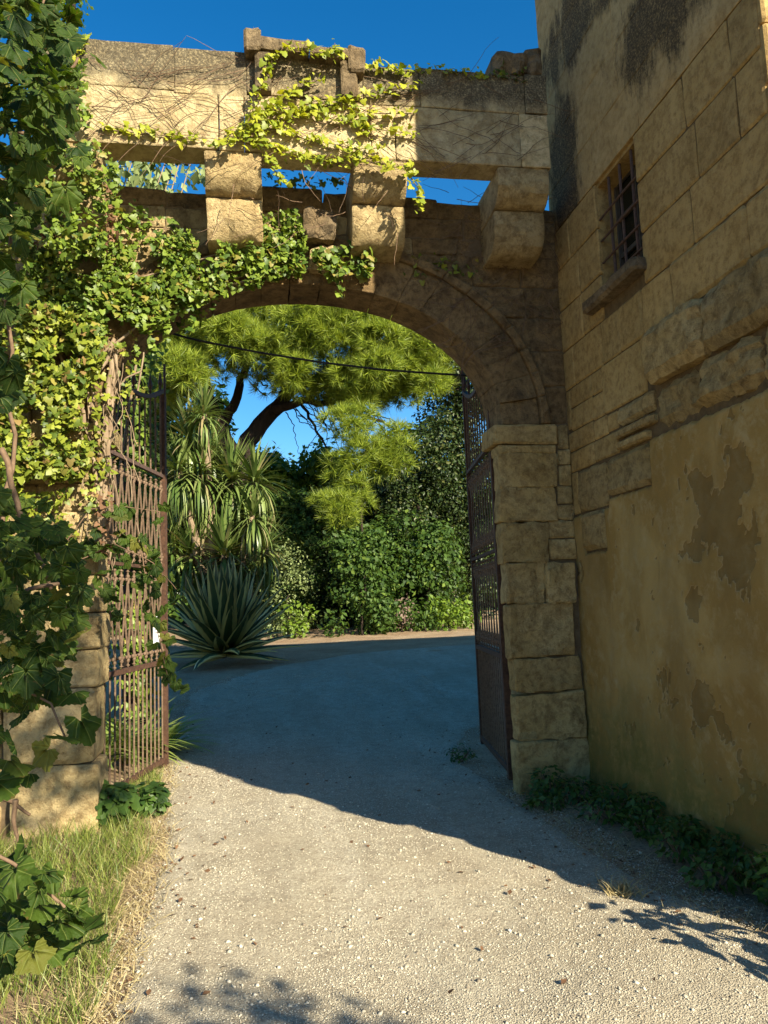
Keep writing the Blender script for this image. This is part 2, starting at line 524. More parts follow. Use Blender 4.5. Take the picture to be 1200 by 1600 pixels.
# ------------------------------------------------------------------ leaf templates and scattering
IVY_V = np.array([(0, 0.08, 0.03), (0, -0.12, 0), (0.35, -0.36, -0.07), (0.55, -0.02, -0.1), (0.34, 0.14, -0.04), (0.32, 0.40, -0.06),
                  (0, 0.78, -0.1), (-0.32, 0.40, -0.06), (-0.34, 0.14, -0.04), (-0.55, -0.02, -0.1), (-0.35, -0.36, -0.07)])
IVY_F = np.array([(0, i, i + 1 if i < 10 else 1) for i in range(1, 11)])

def grape_template():
    V = [(0, -0.05, 0)]
    n = 44
    def rad(t):
        r = 0.50 + 0.075 * math.cos(5 * (t - math.pi / 2))
        dn = abs(((t + math.pi / 2 + math.pi) % (2 * math.pi)) - math.pi)
        return r * (1 - 0.62 * math.exp(-(dn / 0.26) ** 2))
    for ring in (0.45, 0.8, 1.0):
        for i in range(n):
            t = -math.pi / 2 + 2 * math.pi * (i + 0.5) / n
            r = rad(t) * ring
            if ring == 1.0: r += (0.026 if i % 2 else -0.022) + 0.012 * math.sin(i * 2.3)
            z = 0.05 * math.sin(5 * (t - math.pi / 2) + 1.2) * ring ** 2 - 0.30 * r * r + 0.03 * math.sin(3 * t + 0.7) * ring
            V.append((r * math.cos(t), r * math.sin(t) + 0.08, z))
    Fs = [(0, 1 + i, 1 + (i + 1) % n) for i in range(n)]
    for k in range(2):
        a, b = 1 + k * n, 1 + (k + 1) * n
        for i in range(n):
            i2 = (i + 1) % n
            Fs += [(a + i, b + i, b + i2), (a + i, b + i2, a + i2)]
    return np.array(V), np.array(Fs)
GRAPE_V, GRAPE_F = grape_template()
BROAD_V = np.array([(0, 0, 0), (0.26, 0.42, 0.07), (0, 1, -0.08), (-0.26, 0.42, 0.07), (0, 0.45, 0)])
BROAD_F = np.array([(0, 1, 4), (1, 2, 4), (2, 3, 4), (3, 0, 4)])
QLEAF_V = np.array([(0, 0, 0), (0.3, 0.45, 0.05), (0, 1, -0.05), (-0.3, 0.45, 0.05)])
QLEAF_F = np.array([(0, 1, 2), (0, 2, 3)])

def tuft_template(n=26, w=0.024, spread=0.75, seed=1):
    r = np.random.default_rng(seed)
    V, Fs = [], []
    for i in range(n):
        t = r.uniform(0, 2 * math.pi)
        el = math.acos(1 - r.uniform(0, 1) * spread)
        d = np.array([math.sin(el) * math.cos(t), math.sin(el) * math.sin(t), math.cos(el)])
        s = np.cross(d, r.normal(size=3))
        s /= np.linalg.norm(s)
        L = r.uniform(0.7, 1.1)
        b = len(V)
        V += [s * w, -s * w, d * L]
        Fs.append((b, b + 1, b + 2))
    return np.array(V), np.array(Fs)
TUFT_V, TUFT_F = tuft_template()

def blade_template(segs=3, w=0.03, bend=0.3, fold=0.0):
    V, Fs = [], []
    for i in range(segs + 1):
        t = i / segs
        ww = w * (1 - t ** 1.6) * (0.75 + 0.5 * min(1, t * 3)) + 0.001
        y = t * (1 - 0.25 * bend * t)
        z = -bend * t * t
        if i == segs:
            V.append((0, y, z))
        else:
            V += [(-ww, y, z + fold * ww), (ww, y, z + fold * ww)]
    for i in range(segs - 1):
        a = 2 * i
        Fs += [(a, a + 1, a + 3), (a, a + 3, a + 2)]
    a = 2 * (segs - 1)
    Fs.append((a, a + 1, a + 2))
    return np.array(V), np.array(Fs)

def unit(a):
    return a / np.maximum(np.linalg.norm(a, axis=-1, keepdims=True), 1e-9)

def frames(nrm, ydir):
    """rows of 3x3 matrices whose z column is nrm and y column is close to ydir"""
    z = unit(np.asarray(nrm, float))
    y = np.asarray(ydir, float)
    y = unit(y - z * np.sum(y * z, 1, keepdims=True))
    x = np.cross(y, z)
    return np.stack([x, y, z], 2)

def stamp(TV, TF, P, B, S):
    P = np.asarray(P, float)
    S = np.asarray(S, float)
    V = np.einsum('nij,kj->nki', B, TV) * S[:, None, None] + P[:, None, :]
    T = TF[None] + (np.arange(len(P)) * len(TV))[:, None, None]
    return V.reshape(-1, 3), T.reshape(-1, 3)

def merge(parts):
    Vs, Ts, b = [], [], 0
    for V, T in parts:
        Vs.append(V)
        Ts.append(T + b)
        b += len(V)
    return np.concatenate(Vs), np.concatenate(Ts)

LEAFMESH = {}
def leaves(parent, name, TV, TF, P, B, S, mat, single=300, stuffname=None):
    """the leaves that show largest as objects of their own, the rest as one part"""
    P = np.asarray(P, float)
    S = np.asarray(S, float)
    order = np.argsort(-S / np.maximum(np.linalg.norm(P - EYE, axis=1), 0.3))
    a, b = order[:single], order[single:]
    key = (id(TV), mat.name)
    if key not in LEAFMESH:
        LEAFMESH[key] = tri_mesh(name, TV, TF, mat, len(TV) > 50, TV[:, :2] if len(TV) > 50 else None)
    me = LEAFMESH[key]
    for i in a:
        o = bpy.data.objects.new(name, me)
        R = B[i] * S[i]
        mw = Matrix([[*R[0], P[i][0]], [*R[1], P[i][1]], [*R[2], P[i][2]], [0, 0, 0, 1]])
        link(o, parent)
        o.matrix_basis = mw
    if len(b):
        V, T = stamp(TV, TF, P[b], B[b], S[b])
        o = obj(stuffname or 'foliage', tri_mesh(stuffname or 'foliage', V, T, mat, len(TV) > 50, np.tile(TV[:, :2], (len(b), 1)) if len(TV) > 50 else None), parent)
        o['kind'] = 'stuff'

# ------------------------------------------------------------------ masonry helper
def block(parent, name, mat, Q, front, depth, frame='gate', bev=0.018, rough=0.006, cell=0.07, jit=0.006, seed=0, warp=None):
    """one stone: quad Q (BL, BR, TR, TL) in wall coordinates, worn front face and sides"""
    Q = [Vector(q) for q in Q]
    lu = ((Q[1] - Q[0]).length + (Q[2] - Q[3]).length) / 2
    lv = ((Q[3] - Q[0]).length + (Q[2] - Q[1]).length) / 2
    def ticks(L):
        k = max(2, int(round(L / cell)))
        k = min(k, 9)
        e = min(0.22, bev * 1.3 / max(L, 0.02))
        return [0.0] + list(np.linspace(e, 1 - e, k)) + [1.0]
    U, Vv = ticks(lu), ticks(lv)
    nu, nv = len(U), len(Vv)
    sd = Vector((seed * 3.17, seed * 1.31, seed * 0.77))
    def world(a, b, d):
        if frame == 'gate':
            return (a, front + d, b)
        if frame == 'house':
            return (front + d, a, b)
        return (a, b, front - d)
    V, Fs, sm = [], [], []
    edgepts = {}
    for j, v in enumerate(Vv):
        for i, u in enumerate(U):
            q = (Q[0] * (1 - u) + Q[1] * u) * (1 - v) + (Q[3] * (1 - u) + Q[2] * u) * v
            if warp:
                q = Vector(warp(u, v))
            s = Vector((q.x, q.y, 0)) * 3 + sd
            n1 = noise.noise(s)
            n2 = noise.noise(s * 3.1 + Vector((5, 5, 5)))
            n3 = noise.noise(s * 7.3)
            onedge = i in (0, nu - 1) or j in (0, nv - 1)
            corner = i in (0, nu - 1) and j in (0, nv - 1)
            d = rough * (1.2 * n1 + 1.0 * n2 + 0.9 * n3)
            if corner and n1 > 0.1:
                d += bev * 1.5
            if onedge:
                d += bev * (1.3 if corner else 0.9 + 0.5 * n3)
                q = q + Vector((n2, n3)) * jit
                if corner:
                    c = (Q[0] + Q[1] + Q[2] + Q[3]) / 4
                    if not warp:
                        q = q + (c - q).normalized() * bev * 0.5
            V.append(world(q.x, q.y, d))
    flip = frame == 'house'
    def addf(f, s):
        Fs.append(tuple(reversed(f)) if flip else f)
        sm.append(s)
    for j in range(nv - 1):
        for i in range(nu - 1):
            a = j * nu + i
            addf((a, a + 1, a + nu + 1, a + nu), True)
    ring = [i for i in range(nu)] + [j * nu + nu - 1 for j in range(1, nv)] + [(nv - 1) * nu + i for i in range(nu - 2, -1, -1)] + [j * nu for j in range(nv - 2, 0, -1)]
    b0 = len(V)
    L = len(ring)
    for k, dd in enumerate((0.0, 0.5, 1.0)):
        for idx in ring:
            x, y, z = V[idx]
            o = noise.noise(Vector((x * 4, y * 4 + k, z * 4)) + sd) * rough * (1.2 if 0 < k < 2 else 0)
            if frame == 'gate':
                V.append((x + o, y + dd * (front + depth - y), z + o))
            elif frame == 'house':
                V.append((x + dd * (front + depth - x), y + o, z + o))
            else:
                V.append((x, y, z + dd * (front - depth - z)))
    for k in range(2):
        for i in range(L):
            i2 = (i + 1) % L
            a, b = b0 + k * L + i, b0 + k * L + i2
            addf((b, a, a + L, b + L), False)
    addf(tuple(b0 + 2 * L + i for i in range(L)), False)
    me = poly_mesh(name, V, Fs, mat)
    me.polygons.foreach_set('use_smooth', np.array(sm, dtype=bool))
    me.set_sharp_from_angle(angle=math.radians(24))
    return obj(name, me, parent)

def rect(a0, a1, b0, b1, j=0.0):
    r = lambda: random.uniform(-j, j)
    return [(a0 + r(), b0 + r()), (a1 + r(), b0 + r()), (a1 + r(), b1 + r()), (a0 + r(), b1 + r())]

# ================================================================== THE SETTING
def axis(lo, hi, n0, n1, step, far):
    a = list(np.arange(n0, n1 + 1e-6, step))
    x, s = n1, step
    while x < hi:
        s *= 1.25
        x += s
        a.append(min(x, hi))
    x, s = n0, step
    b = []
    while x > lo:
        s *= 1.25
        x -= s
        b.append(max(x, lo))
    return b[::-1] + a

gxs = axis(-300, 300, -4, 5, 0.2, 0)
gys = axis(-120, 400, 0, 14, 0.2, 0)
V = [(x, y, gz(x, y)) for y in gys for x in gxs]
nx = len(gxs)
Fs = [(j * nx + i, j * nx + i + 1, (j + 1) * nx + i + 1, (j + 1) * nx + i) for j in range(len(gys) - 1) for i in range(nx - 1)]
ground = obj('ground', poly_mesh('ground', V, Fs, M['soil'], True))
ground['kind'] = 'structure'

LEFT_E = [(-8, -0.9), (0, -0.75), (3.4, -0.60), (5.3, -0.64), (7.2, -0.82), (9, -1.0)]
for q_ in ((290, 1085), (360, 1060), (430, 1041), (560, 1021), (690, 1010)):
    g_ = ground_at(*q_)
    LEFT_E.append((max(g_[1], LEFT_E[-1][0] + 0.4), g_[0]))
YEND = LEFT_E[-1][0] + 0.9
LEFT_E.append((YEND, 12.9))
RIGHT_E = [(-8, 4.0), (0, 3.4), (2.5, 2.6), (4.2, 2.1), (6.0, 1.98), (8.0, 1.95), (9.5, 2.6), (11, 5), (13, 12), (YEND, 13)]
def XL(y): return float(np.interp(y, [a for a, b in LEFT_E], [b for a, b in LEFT_E])) + 0.05 * noise.noise(Vector((0, y * 2.3, 1))) + 0.03 * noise.noise(Vector((4, y * 9, 1)))
def XR(y): return float(np.interp(y, [a for a, b in RIGHT_E], [b for a, b in RIGHT_E])) + 0.07 * noise.noise(Vector((9, y * 2.0, 1))) + 0.03 * noise.noise(Vector((14, y * 9, 1)))
ys = list(np.arange(-8, 2, 0.4)) + list(np.arange(2, 12, 0.1)) + list(np.arange(12, YEND, 0.25))
NC = 40
V = []
for y in ys:
    a, b = XL(y), XR(y)
    for k in range(NC + 1):
        x = a + (b - a) * k / NC
        V.append((x, y, gz(x, y) + (0.012 if 0 < k < NC else -0.004)))
Fs = [(j * (NC + 1) + i, j * (NC + 1) + i + 1, (j + 1) * (NC + 1) + i + 1, (j + 1) * (NC + 1) + i) for j in range(len(ys) - 1) for i in range(NC)]
road = obj('gravel_road', poly_mesh('gravel_road', V, Fs, M['gravel'], True))
road['kind'] = 'structure'

# loose pebbles on the road
def pebbles():
    r = np.random.default_rng(3)
    tv = np.array([(1, 0, 0), (-1, 0, 0), (0, 1, 0), (0, -1, 0), (0, 0, 1), (0, 0, -1)], float)
    tf = np.array([(0, 2, 4), (2, 1, 4), (1, 3, 4), (3, 0, 4), (2, 0, 5), (1, 2, 5), (3, 1, 5), (0, 3, 5)])
    parts = []
    for k in range(5):
        t = tv * r.uniform(0.55, 1.15, (6, 3)) + r.normal(0, 0.12, (6, 3))
        t[:, 2] *= 0.65
        n = 38000
        yy = 2.4 + 13.0 * r.uniform(0, 1, n) ** 2.0
        xx = np.array([r.uniform(XL(y) - 0.12, min(XR(y) + 0.25, 3)) for y in yy])
        kp = np.array([noise.noise(Vector((a * 1.7, b * 0.8, k * 0.3))) + 0.5 * noise.noise(Vector((a * 6, b * 6, k))) for a, b in zip(xx, yy)]) + r.uniform(-0.45, 0.45, n) > -0.12
        xx, yy = xx[kp], yy[kp]
        n = len(xx)
        zz = np.array([gz(a, b) + 0.013 for a, b in zip(xx, yy)])
        S = (0.0021 + 0.0042 * r.uniform(0, 1, n) ** 2) * (1 + 0.07 * np.maximum(yy - 5, 0)) + 0.012 * (r.uniform(0, 1, n) > 0.985) * r.uniform(0.3, 1, n)
        B = frames(r.normal(0, 0.35, (n, 3)) + (0, 0, 1), r.normal(size=(n, 3)))
        parts.append(stamp(t, tf, np.stack([xx, yy, zz], 1), B, S))
    V, T = merge(parts)
    o = obj('pebbles', tri_mesh('pebbles', V, T, M['pebble']))
    tag(o, 'loose pale pebbles scattered over the gravel driveway', 'gravel', kind='stuff')
pebbles()

# ================================================================== THE HOUSE
HX = 2.72
house = thing('stone_house', 'tall ochre stone house with barred window right of the gateway', 'house', (HX, 4.9, 0))
mb = MB()
mb.box(HX + 0.014, 22, 3.45, 4.74, 0, 9.2)
mb.box(HX + 0.014, 22, 5.46, 6.32, 0, 9.2)
mb.box(HX + 0.014, 22, 4.74, 5.46, 0, 3.92)
mb.box(HX + 0.014, 22, 4.74, 5.46, 4.86, 9.2)
mb.box(HX + 0.24, 22, 4.74, 5.46, 3.92, 4.86)
mb.build('wall', M['house_mortar'], house)
MB().box(HX - 0.25, 22.3, 3.1, 6.6, 9.2, 9.4).build('roof', M['crust_stone'], house)
# low end pier by the near corner, outside the picture
zz_ = 0.0
for k in range(11):
    hh_ = (0.30, 0.38, 0.34, 0.42, 0.31, 0.36, 0.33, 0.40, 0.30, 0.37, 0.34)[k]
    ox = (0.0, 0.05, -0.02, 0.03, 0.06, 0.0, 0.04, -0.03, 0.02, 0.05, 0.0)[k]
    block(house, 'pier_stone', M['house_stone'], [(HX + ox, zz_), (4.2, zz_), (4.2, zz_ + hh_), (HX + ox, zz_ + hh_)], 2.62 + ox, 3.36 - 2.62 - ox, 'gate', 0.03, 0.02, 0.1, 0.02, 500 + k)
    zz_ += hh_

hs = [0]
def hb(y0, y1, z0, z1, mat='house_stone', proud=0.0, bev=0.010, rough=0.004, j=0.004, cell=0.09, Q=None, gap=0.0045):
    """house stone between Y y0 (near) and y1 (far), Z z0..z1"""
    hs[0] += 1
    g = gap
    Q = Q or rect(y1 - g, y0 + g, z0 + g, z1 - g, j)
    return block(house, 'stone', M[mat], Q, HX - proud, 0.12 + proud, 'house', bev, rough, cell, 0.005, hs[0])

FAR, NEAR = 6.33, 3.40
rows = {
    (4.48, 4.85): [(3.40, 3.66), (3.66, 4.14), (4.14, 4.78), (5.42, 5.95), (5.95, FAR)],
    (4.10, 4.48): [(3.40, 3.64), (3.64, 4.05), (4.05, 4.78), (5.42, 5.80), (5.80, FAR)],
    (3.73, 4.10): [(3.40, 4.16), (4.16, 4.78), (5.42, 5.80), (5.80, FAR)],
}
for (z0, z1), L in rows.items():
    for y0, y1 in L:
        hb(y0, y1, z0, z1)
# upper plain part of the wall
random.seed(21)
z = 4.85
for hgt in (0.40, 0.42, 0.44, 0.40, 0.45, 0.42, 0.45, 0.5, 0.55, 0.6, 0.55):
    y = NEAR
    while y < FAR - 0.05:
        w = random.uniform(0.55, 1.0)
        y1 = y + w if FAR - (y + w) > 0.35 else FAR
        hb(y, y1, z, z + hgt, 'house_upper', 0.0, 0.003, 0.003, 0.001, gap=0.0012)
        y = y1
    z += hgt
# window course and below
for y0, y1 in ((5.50, 6.03), (6.03, FAR)): hb(y0, y1, 3.38, 3.73)
hb(3.40, 3.65, 3.38, 3.73, 'house_stone', 0.01, 0.02, 0.01)
hb(3.65, 4.45, 3.38, 3.73, 'house_stone', 0.012, 0.022, 0.008)
hb(4.45, 4.83, 3.38, 3.73, 'house_stone', 0.006, 0.012)
hb(4.83, 5.19, 3.38, 3.73, 'house_stone', 0.01, 0.015)
hb(5.19, 5.50, 3.38, 3.73)
hb(3.40, 4.08, 2.99, 3.38, 'house_rough', 0.07, 0.05, 0.022, cell=0.05)
hb(4.08, 4.78, 2.99, 3.38, 'house_rough', 0.10, 0.05, 0.016, cell=0.05)
hb(4.86, 5.53, 2.99, 3.38, 'house_stone', 0.004)
hb(5.53, 5.73, 3.19, 3.38); hb(5.73, 6.17, 3.20, 3.38); hb(6.17, FAR, 3.03, 3.38)
hb(5.53, 5.74, 2.99, 3.19); hb(5.74, 6.17, 3.0, 3.20)
hb(3.40, 3.62, 2.66, 2.99, 'house_rough', 0.04, 0.05, 0.03, cell=0.045)
hb(3.62, 4.22, 2.68, 2.99, 'house_rough', 0.05, 0.06, 0.035, cell=0.045)
hb(4.22, 4.76, 2.68, 2.98, 'house_rough', 0.03, 0.05, 0.03, cell=0.045)
hb(4.76, 5.32, 2.83, 2.98, 'house_rough', 0.025, 0.03, 0.012, cell=0.05)
hb(5.32, 5.50, 2.84, 2.98); hb(5.50, 5.75, 2.83, 2.99); hb(5.75, FAR, 2.83, 3.0)
hb(4.76, 5.34, 2.745, 2.815, 'house_rough', 0.045, 0.022, 0.008, cell=0.05)
hb(4.86, 5.33, 2.655, 2.725, 'house_rough', 0.045, 0.022, 0.010, cell=0.05)
hb(5.34, 5.76, 2.65, 2.83); hb(5.76, FAR, 2.65, 2.83)
hb(4.88, 5.55, 2.34, 2.64, 'house_rough', 0.028, 0.03, 0.015, cell=0.05)
hb(5.57, 6.12, 2.28, 2.64, 'house_rough', 0.012, 0.02, 0.012)
hb(6.12, FAR, 2.28, 2.65)
hb(5.64, 6.06, 1.95, 2.27, 'house_rough', 0.03, 0.03, 0.018, cell=0.05)

# plaster coat below, a wavy sheet whose upper edge follows the exposed stones
def plaster():
    edge = [(3.3, 2.655), (4.2, 2.655), (4.87, 2.66), (4.885, 2.34), (5.54, 2.34), (5.56, 2.27), (5.63, 2.27), (5.635, 1.94), (6.07, 1.94), (6.08, 2.27), (6.5, 2.27)]
    ysx = np.arange(3.38, 6.34, 0.018)
    V, Fs, FL = [], [], []
    nz = 130
    def flake(y, z):
        v = noise.fractal(Vector((y * 2.6, z * 2.2, 4.4)), 0.75, 2.1, 7)
        v += 0.55 * math.exp(-((y - 4.05) / 0.45) ** 2 - ((z - 1.65) / 0.38) ** 2)
        v += 0.30 * math.exp(-((y - 4.4) / 0.6) ** 2 - ((z - 2.0) / 0.5) ** 2)
        v += 0.28 * math.exp(-((y - 4.3) / 0.5) ** 2 - ((z - 0.95) / 0.4) ** 2)
        v -= 0.30 * max(0.0, min(1.0, (y - 4.9) / 0.5))
        w = noise.fractal(Vector((y * 7.5, z * 5.5, 9.1)), 0.7, 2.1, 6) - 0.25 * max(0.0, min(1.0, (y - 5.0) / 0.4)) - 0.3 * max(0.0, (z - 2.1))
        v = max(v, 0.52 + (w - 0.62))
        t = max(0.0, min(1.0, (v - 0.50) / 0.14))
        return t * t * (3 - 2 * t)
    for y in ysx:
        top = float(np.interp(y, [a for a, b in edge], [b for a, b in edge])) + 0.016 * noise.noise(Vector((y * 12, 0, 0))) + 0.008 * noise.noise(Vector((y * 40, 0, 0)))
        for k in range(nz + 1):
            z = -0.05 + (top + 0.05) * k / nz
            f = flake(y, z)
            d = 0.014 * noise.noise(Vector((0, y * 1.2, z * 1.2))) + 0.008 * noise.noise(Vector((3, y * 4, z * 4))) + 0.004 * noise.noise(Vector((3, y * 15, z * 15)))
            d += f * (0.011 + 0.006 * noise.noise(Vector((8, y * 9, z * 9))))
            flare = -0.05 * max(0, 1 - z / 0.9) ** 2
            ed = 0.03 if k == nz else 0.0
            V.append((HX - 0.010 + d + flare + ed, y, z))
            FL.append(f)
    n = nz + 1
    for i in range(len(ysx) - 1):
        for k in range(nz):
            a = i * n + k
            Fs.append((a + n, a, a + 1, a + n + 1))
    me = poly_mesh('plaster_coat', V, Fs, M['plaster'], True)
    me.attributes.new('flake', 'FLOAT', 'POINT').data.foreach_set('value', np.array(FL, dtype=np.float32))
    obj('plaster_coat', me, house)
plaster()
# window: reveal, glass, leaded frame, bars, sill
win = MB().box(HX + 0.20, HX + 0.23, 4.76, 5.44, 3.93, 4.85).build('window', M['glass'], house)
mb = MB()
for y in (4.76, 5.08, 5.40): mb.box(HX + 0.17, HX + 0.20, y, y + 0.04, 3.94, 4.85)
for z in (3.94, 4.22, 4.52, 4.81): mb.box(HX + 0.175, HX + 0.195, 4.80, 5.40, z, z + 0.035)
o = mb.build('frame', M['pane_frame'], win)
for nm, bx in (('jamb', (HX + 0.03, HX + 0.235, 5.42, 5.47, 3.9, 4.87)), ('jamb', (HX + 0.03, HX + 0.235, 4.73, 4.775, 3.9, 4.87)), ('lintel', (HX + 0.03, HX + 0.235, 4.775, 5.42, 4.82, 4.88))):
    MB().box(*bx).build(nm, M['house_stone'], house)
for y in (4.90, 5.08, 5.26):
    MB().tube([(HX + 0.05, y + random.uniform(-.01, .01), 3.88), (HX + 0.045, y, 4.3), (HX + 0.05, y + random.uniform(-.01, .01), 4.84)], 0.012, 6).build('bar', M['iron'], win)
for z in (4.02, 4.20, 4.38, 4.56):
    MB().tube([(HX + 0.034, 4.76, z + 0.01), (HX + 0.028, 5.1, z), (HX + 0.034, 5.44, z - 0.01)], 0.010, 6).build('bar', M['iron'], win)
block(house, 'sill', M['crust_stone'], [(5.62, 3.83), (4.72, 3.83), (4.74, 3.935), (5.60, 3.935)], HX - 0.10, 0.3, 'house', 0.03, 0.015, 0.06, 0.01, 77)
# sunlit end wall of the house round the near corner
random.seed(5)
z = 0.0
while z < 9.1:
    x = HX + 0.004
    hgt = random.uniform(0.34, 0.44)
    while x < 9.0:
        w = random.uniform(0.5, 0.9)
        block(house, 'stone', M['house_stone'], rect(x + 0.006, x + w - 0.006, z + 0.005, min(z + hgt, 9.18) - 0.005), 3.37, 0.12, 'gate', 0.012, 0.005, 0.3, 0.004, int(x * 50 + z * 31))
        x += w
    z += hgt

# ================================================================== THE GATEWAY
gate = thing('stone_gateway', 'ruined stone archway with machicolated parapet on corbels and creepers', 'archway', (0.43, 6.4, 0))
GY = 6.20
CX, SA, SB, SZ = 0.455, 1.655, 1.20, 3.08
def arch_x(z, off):
    """half width of the arch line at height z (off = distance outside the intrados)"""
    a, b = SA + off, SB + off
    t = (z - SZ) / b
    if t >= 1: return 0.0
    if t <= 0: return a
    return a * (1 - t ** 2.1) ** (1 / 2.1)
# core behind the facing
def core():
    mb = MB()
    y0, y1 = GY + 0.045, GY + 0.41
    mb.box(-5.5, -1.25, y0, GY + 0.42, 0, SZ)
    mb.box(2.26, 2.75, y0, GY + 0.62, 0, SZ)
    zs = list(np.linspace(SZ, SZ + SB + 0.04, 40)) + [5.04]
    for z0, z1 in zip(zs[:-1], zs[1:]):
        h0 = arch_x(z0, 0.03)
        if h0 > 0.02:
            mb.box(-5.5, CX - h0, y0, y1, z0, z1)
            mb.box(CX + h0, 2.75, y0, y1, z0, z1)
        else:
            mb.box(-5.5, 2.75, y0, y1, z0, z1)
    mb.build('mortar_core', M['mortar'], gate)
core()
gs = [100]
def gb(x0, x1, z0, z1, mat='gate_stone', front=GY, depth=0.42, bev=0.018, rough=0.008, j=0.006, cell=0.07, Q=None, name='stone', warp=None, jit=0.008):
    gs[0] += 1
    g = 0.003
    bev *= 0.5
    return block(gate, name, M[mat], Q or rect(x0 + g, x1 - g, z0 + g, z1 - g, j), front, depth, 'gate', bev, rough, cell, jit, gs[0], warp)

random.seed(11)
# right jamb
def jb(x0, x1, z0, z1, rough, front=GY):
    gb(x0, x1, z0, z1, 'jamb_stone', front, 0.15, 0.016, rough, 0.012, 0.05, jit=0.018)
jb(2.07, 2.70, -0.05, 0.42, 0.030)
jb(2.09, 2.70, 0.42, 0.80, 0.026)
jb(2.08, 2.68, 0.80, 1.10, 0.022)
jb(2.07, 2.64, 1.10, 1.54, 0.028)
jb(2.06, 2.40, 1.54, 1.88, 0.024)
jb(2.41, 2.67, 1.54, 1.88, 0.026, GY - 0.02)
jb(2.03, 2.46, 1.88, 2.23, 0.012)
jb(2.04, 2.56, 2.23, 2.53, 0.014)
jb(2.06, 2.59, 2.53, 2.83, 0.010)
for z0, z1, x0 in ((1.9, 2.08, 2.47), (2.08, 2.24, 2.47), (2.24, 2.38, 2.57), (2.38, 2.54, 2.57), (2.54, 2.72, 2.60), (2.72, 2.86, 2.60), (2.86, 3.08, 2.62)):
    gb(x0, 2.72, z0, z1, 'jamb_stone', front=GY + 0.02, bev=0.02, rough=0.014, cell=0.05)
# impost: moulded block, upper band proud
gb(2.02, 2.61, 2.90, 3.075, 'jamb_stone', GY - 0.014, 0.36, 0.03, 0.010, jit=0.012, name='impost')
gb(2.05, 2.59, 2.82, 2.90, 'jamb_stone', GY - 0.003, 0.20, 0.02, 0.008, jit=0.01, name='impost')
gb(-1.82, -1.105, 2.95, 3.08, front=GY - 0.05, depth=0.48, bev=0.012, rough=0.004, name='impost')
# rear rebate of the right jamb, where the leaf hangs
for k in range(8):
    gb(2.235, 2.74, k * 0.385, (k + 1) * 0.385, front=GY + 0.155, depth=0.55, bev=0.02, rough=0.012)
# voussoirs
def vous(k, n, r0, r1, front, depth, mat, bev, name='voussoir', rough=0.008):
    def pt(t, off):
        th = math.pi * (1 - t)
        c, s = math.cos(th), math.sin(th)
        e = 2 / 2.1
        return (CX + (SA + off) * math.copysign(abs(c) ** e, c), SZ + (SB + off) * abs(s) ** e)
    t0, t1 = k / n + 0.00025, (k + 1) / n - 0.00025
    w = lambda u, v: pt(t0 + (t1 - t0) * u, r0 + (r1 - r0) * v)
    Q = [w(0, 0), w(1, 0), w(1, 1), w(0, 1)]
    gb(0, 0, 0, 0, mat, front, depth, bev, rough, Q=Q, warp=w, name=name, jit=0.005)
NV = 23
for k in range(NV):
    vous(k, NV, 0.0, 0.34, GY, 0.44, 'arch_stone', 0.006, rough=0.020)
    vous(k, NV, 0.345, 0.425, GY - 0.035, 0.30, 'arch_stone', 0.022, 'hood_moulding', 0.008)
# wall stones in courses round the arch
random.seed(31)
courses = [3.08, 3.42, 3.74, 4.04, 4.32, 4.60]
for z0, z1 in zip(courses[:-1], courses[1:]):
    h0, h1 = arch_x(z0, 0.30), arch_x(z1, 0.30)
    # right spandrel
    xr = 2.73
    x0, x1 = CX + h0, CX + h1
    xs = [None]
    span = xr - max(x0, x1)
    n = max(1, int(round(span / 0.38)))
    cuts = [max(x0, x1) + span * i / n + (random.uniform(-.06, .06) if 0 < i < n else 0) for i in range(n + 1)]
    for i in range(n):
        if i == 0:
            Q = [(x0, z0 + .006), (cuts[1] - .006, z0 + .006), (cuts[1] - .006, z1 - .006), (x1, z1 - .006)]
            gb(0, 0, 0, 0, 'arch_stone', GY + 0.03, 0.3, 0.022, 0.014, Q=Q)
        else:
            gb(cuts[i], cuts[i + 1], z0, z1, 'arch_stone', GY + 0.03, 0.3, 0.022, 0.016)
    # left spandrel
    x0, x1 = CX - h0, CX - h1
    x = min(x0, x1) - random.uniform(0.2, 0.4)
    Q = [(x, z0 + .006), (x0, z0 + .006), (x1, z1 - .006), (x, z1 - .006)]
    gb(0, 0, 0, 0, 'gate_stone', GY + 0.03, 0.3, 0.022, 0.014, Q=Q)
    while x > -4.5:
        w = random.uniform(0.3, 0.6)
        gb(x - w, x, z0, z1, 'gate_stone', GY + 0.03 + random.uniform(-.015, .015), 0.3, 0.022, 0.014)
        x -= w
for z0, z1 in ((4.60, 4.75), (4.75, 4.93), (4.93, 5.12)):
    x = -4.5
    while x < 2.72:
        w = random.uniform(0.35, 0.75)
        x1 = min(x + w, 2.73)
        if 2.73 - x1 < 0.2: x1 = 2.73
        top = z1 + (random.uniform(-0.05, 0.04) if z1 > 5 else 0)
        gb(x, x1, z0, top, 'arch_stone' if (z0 > 4.9 or x > 0.9) else 'gate_stone', GY + 0.03 + random.uniform(-.012, .012), 0.5, 0.024, 0.016)
        x = x1
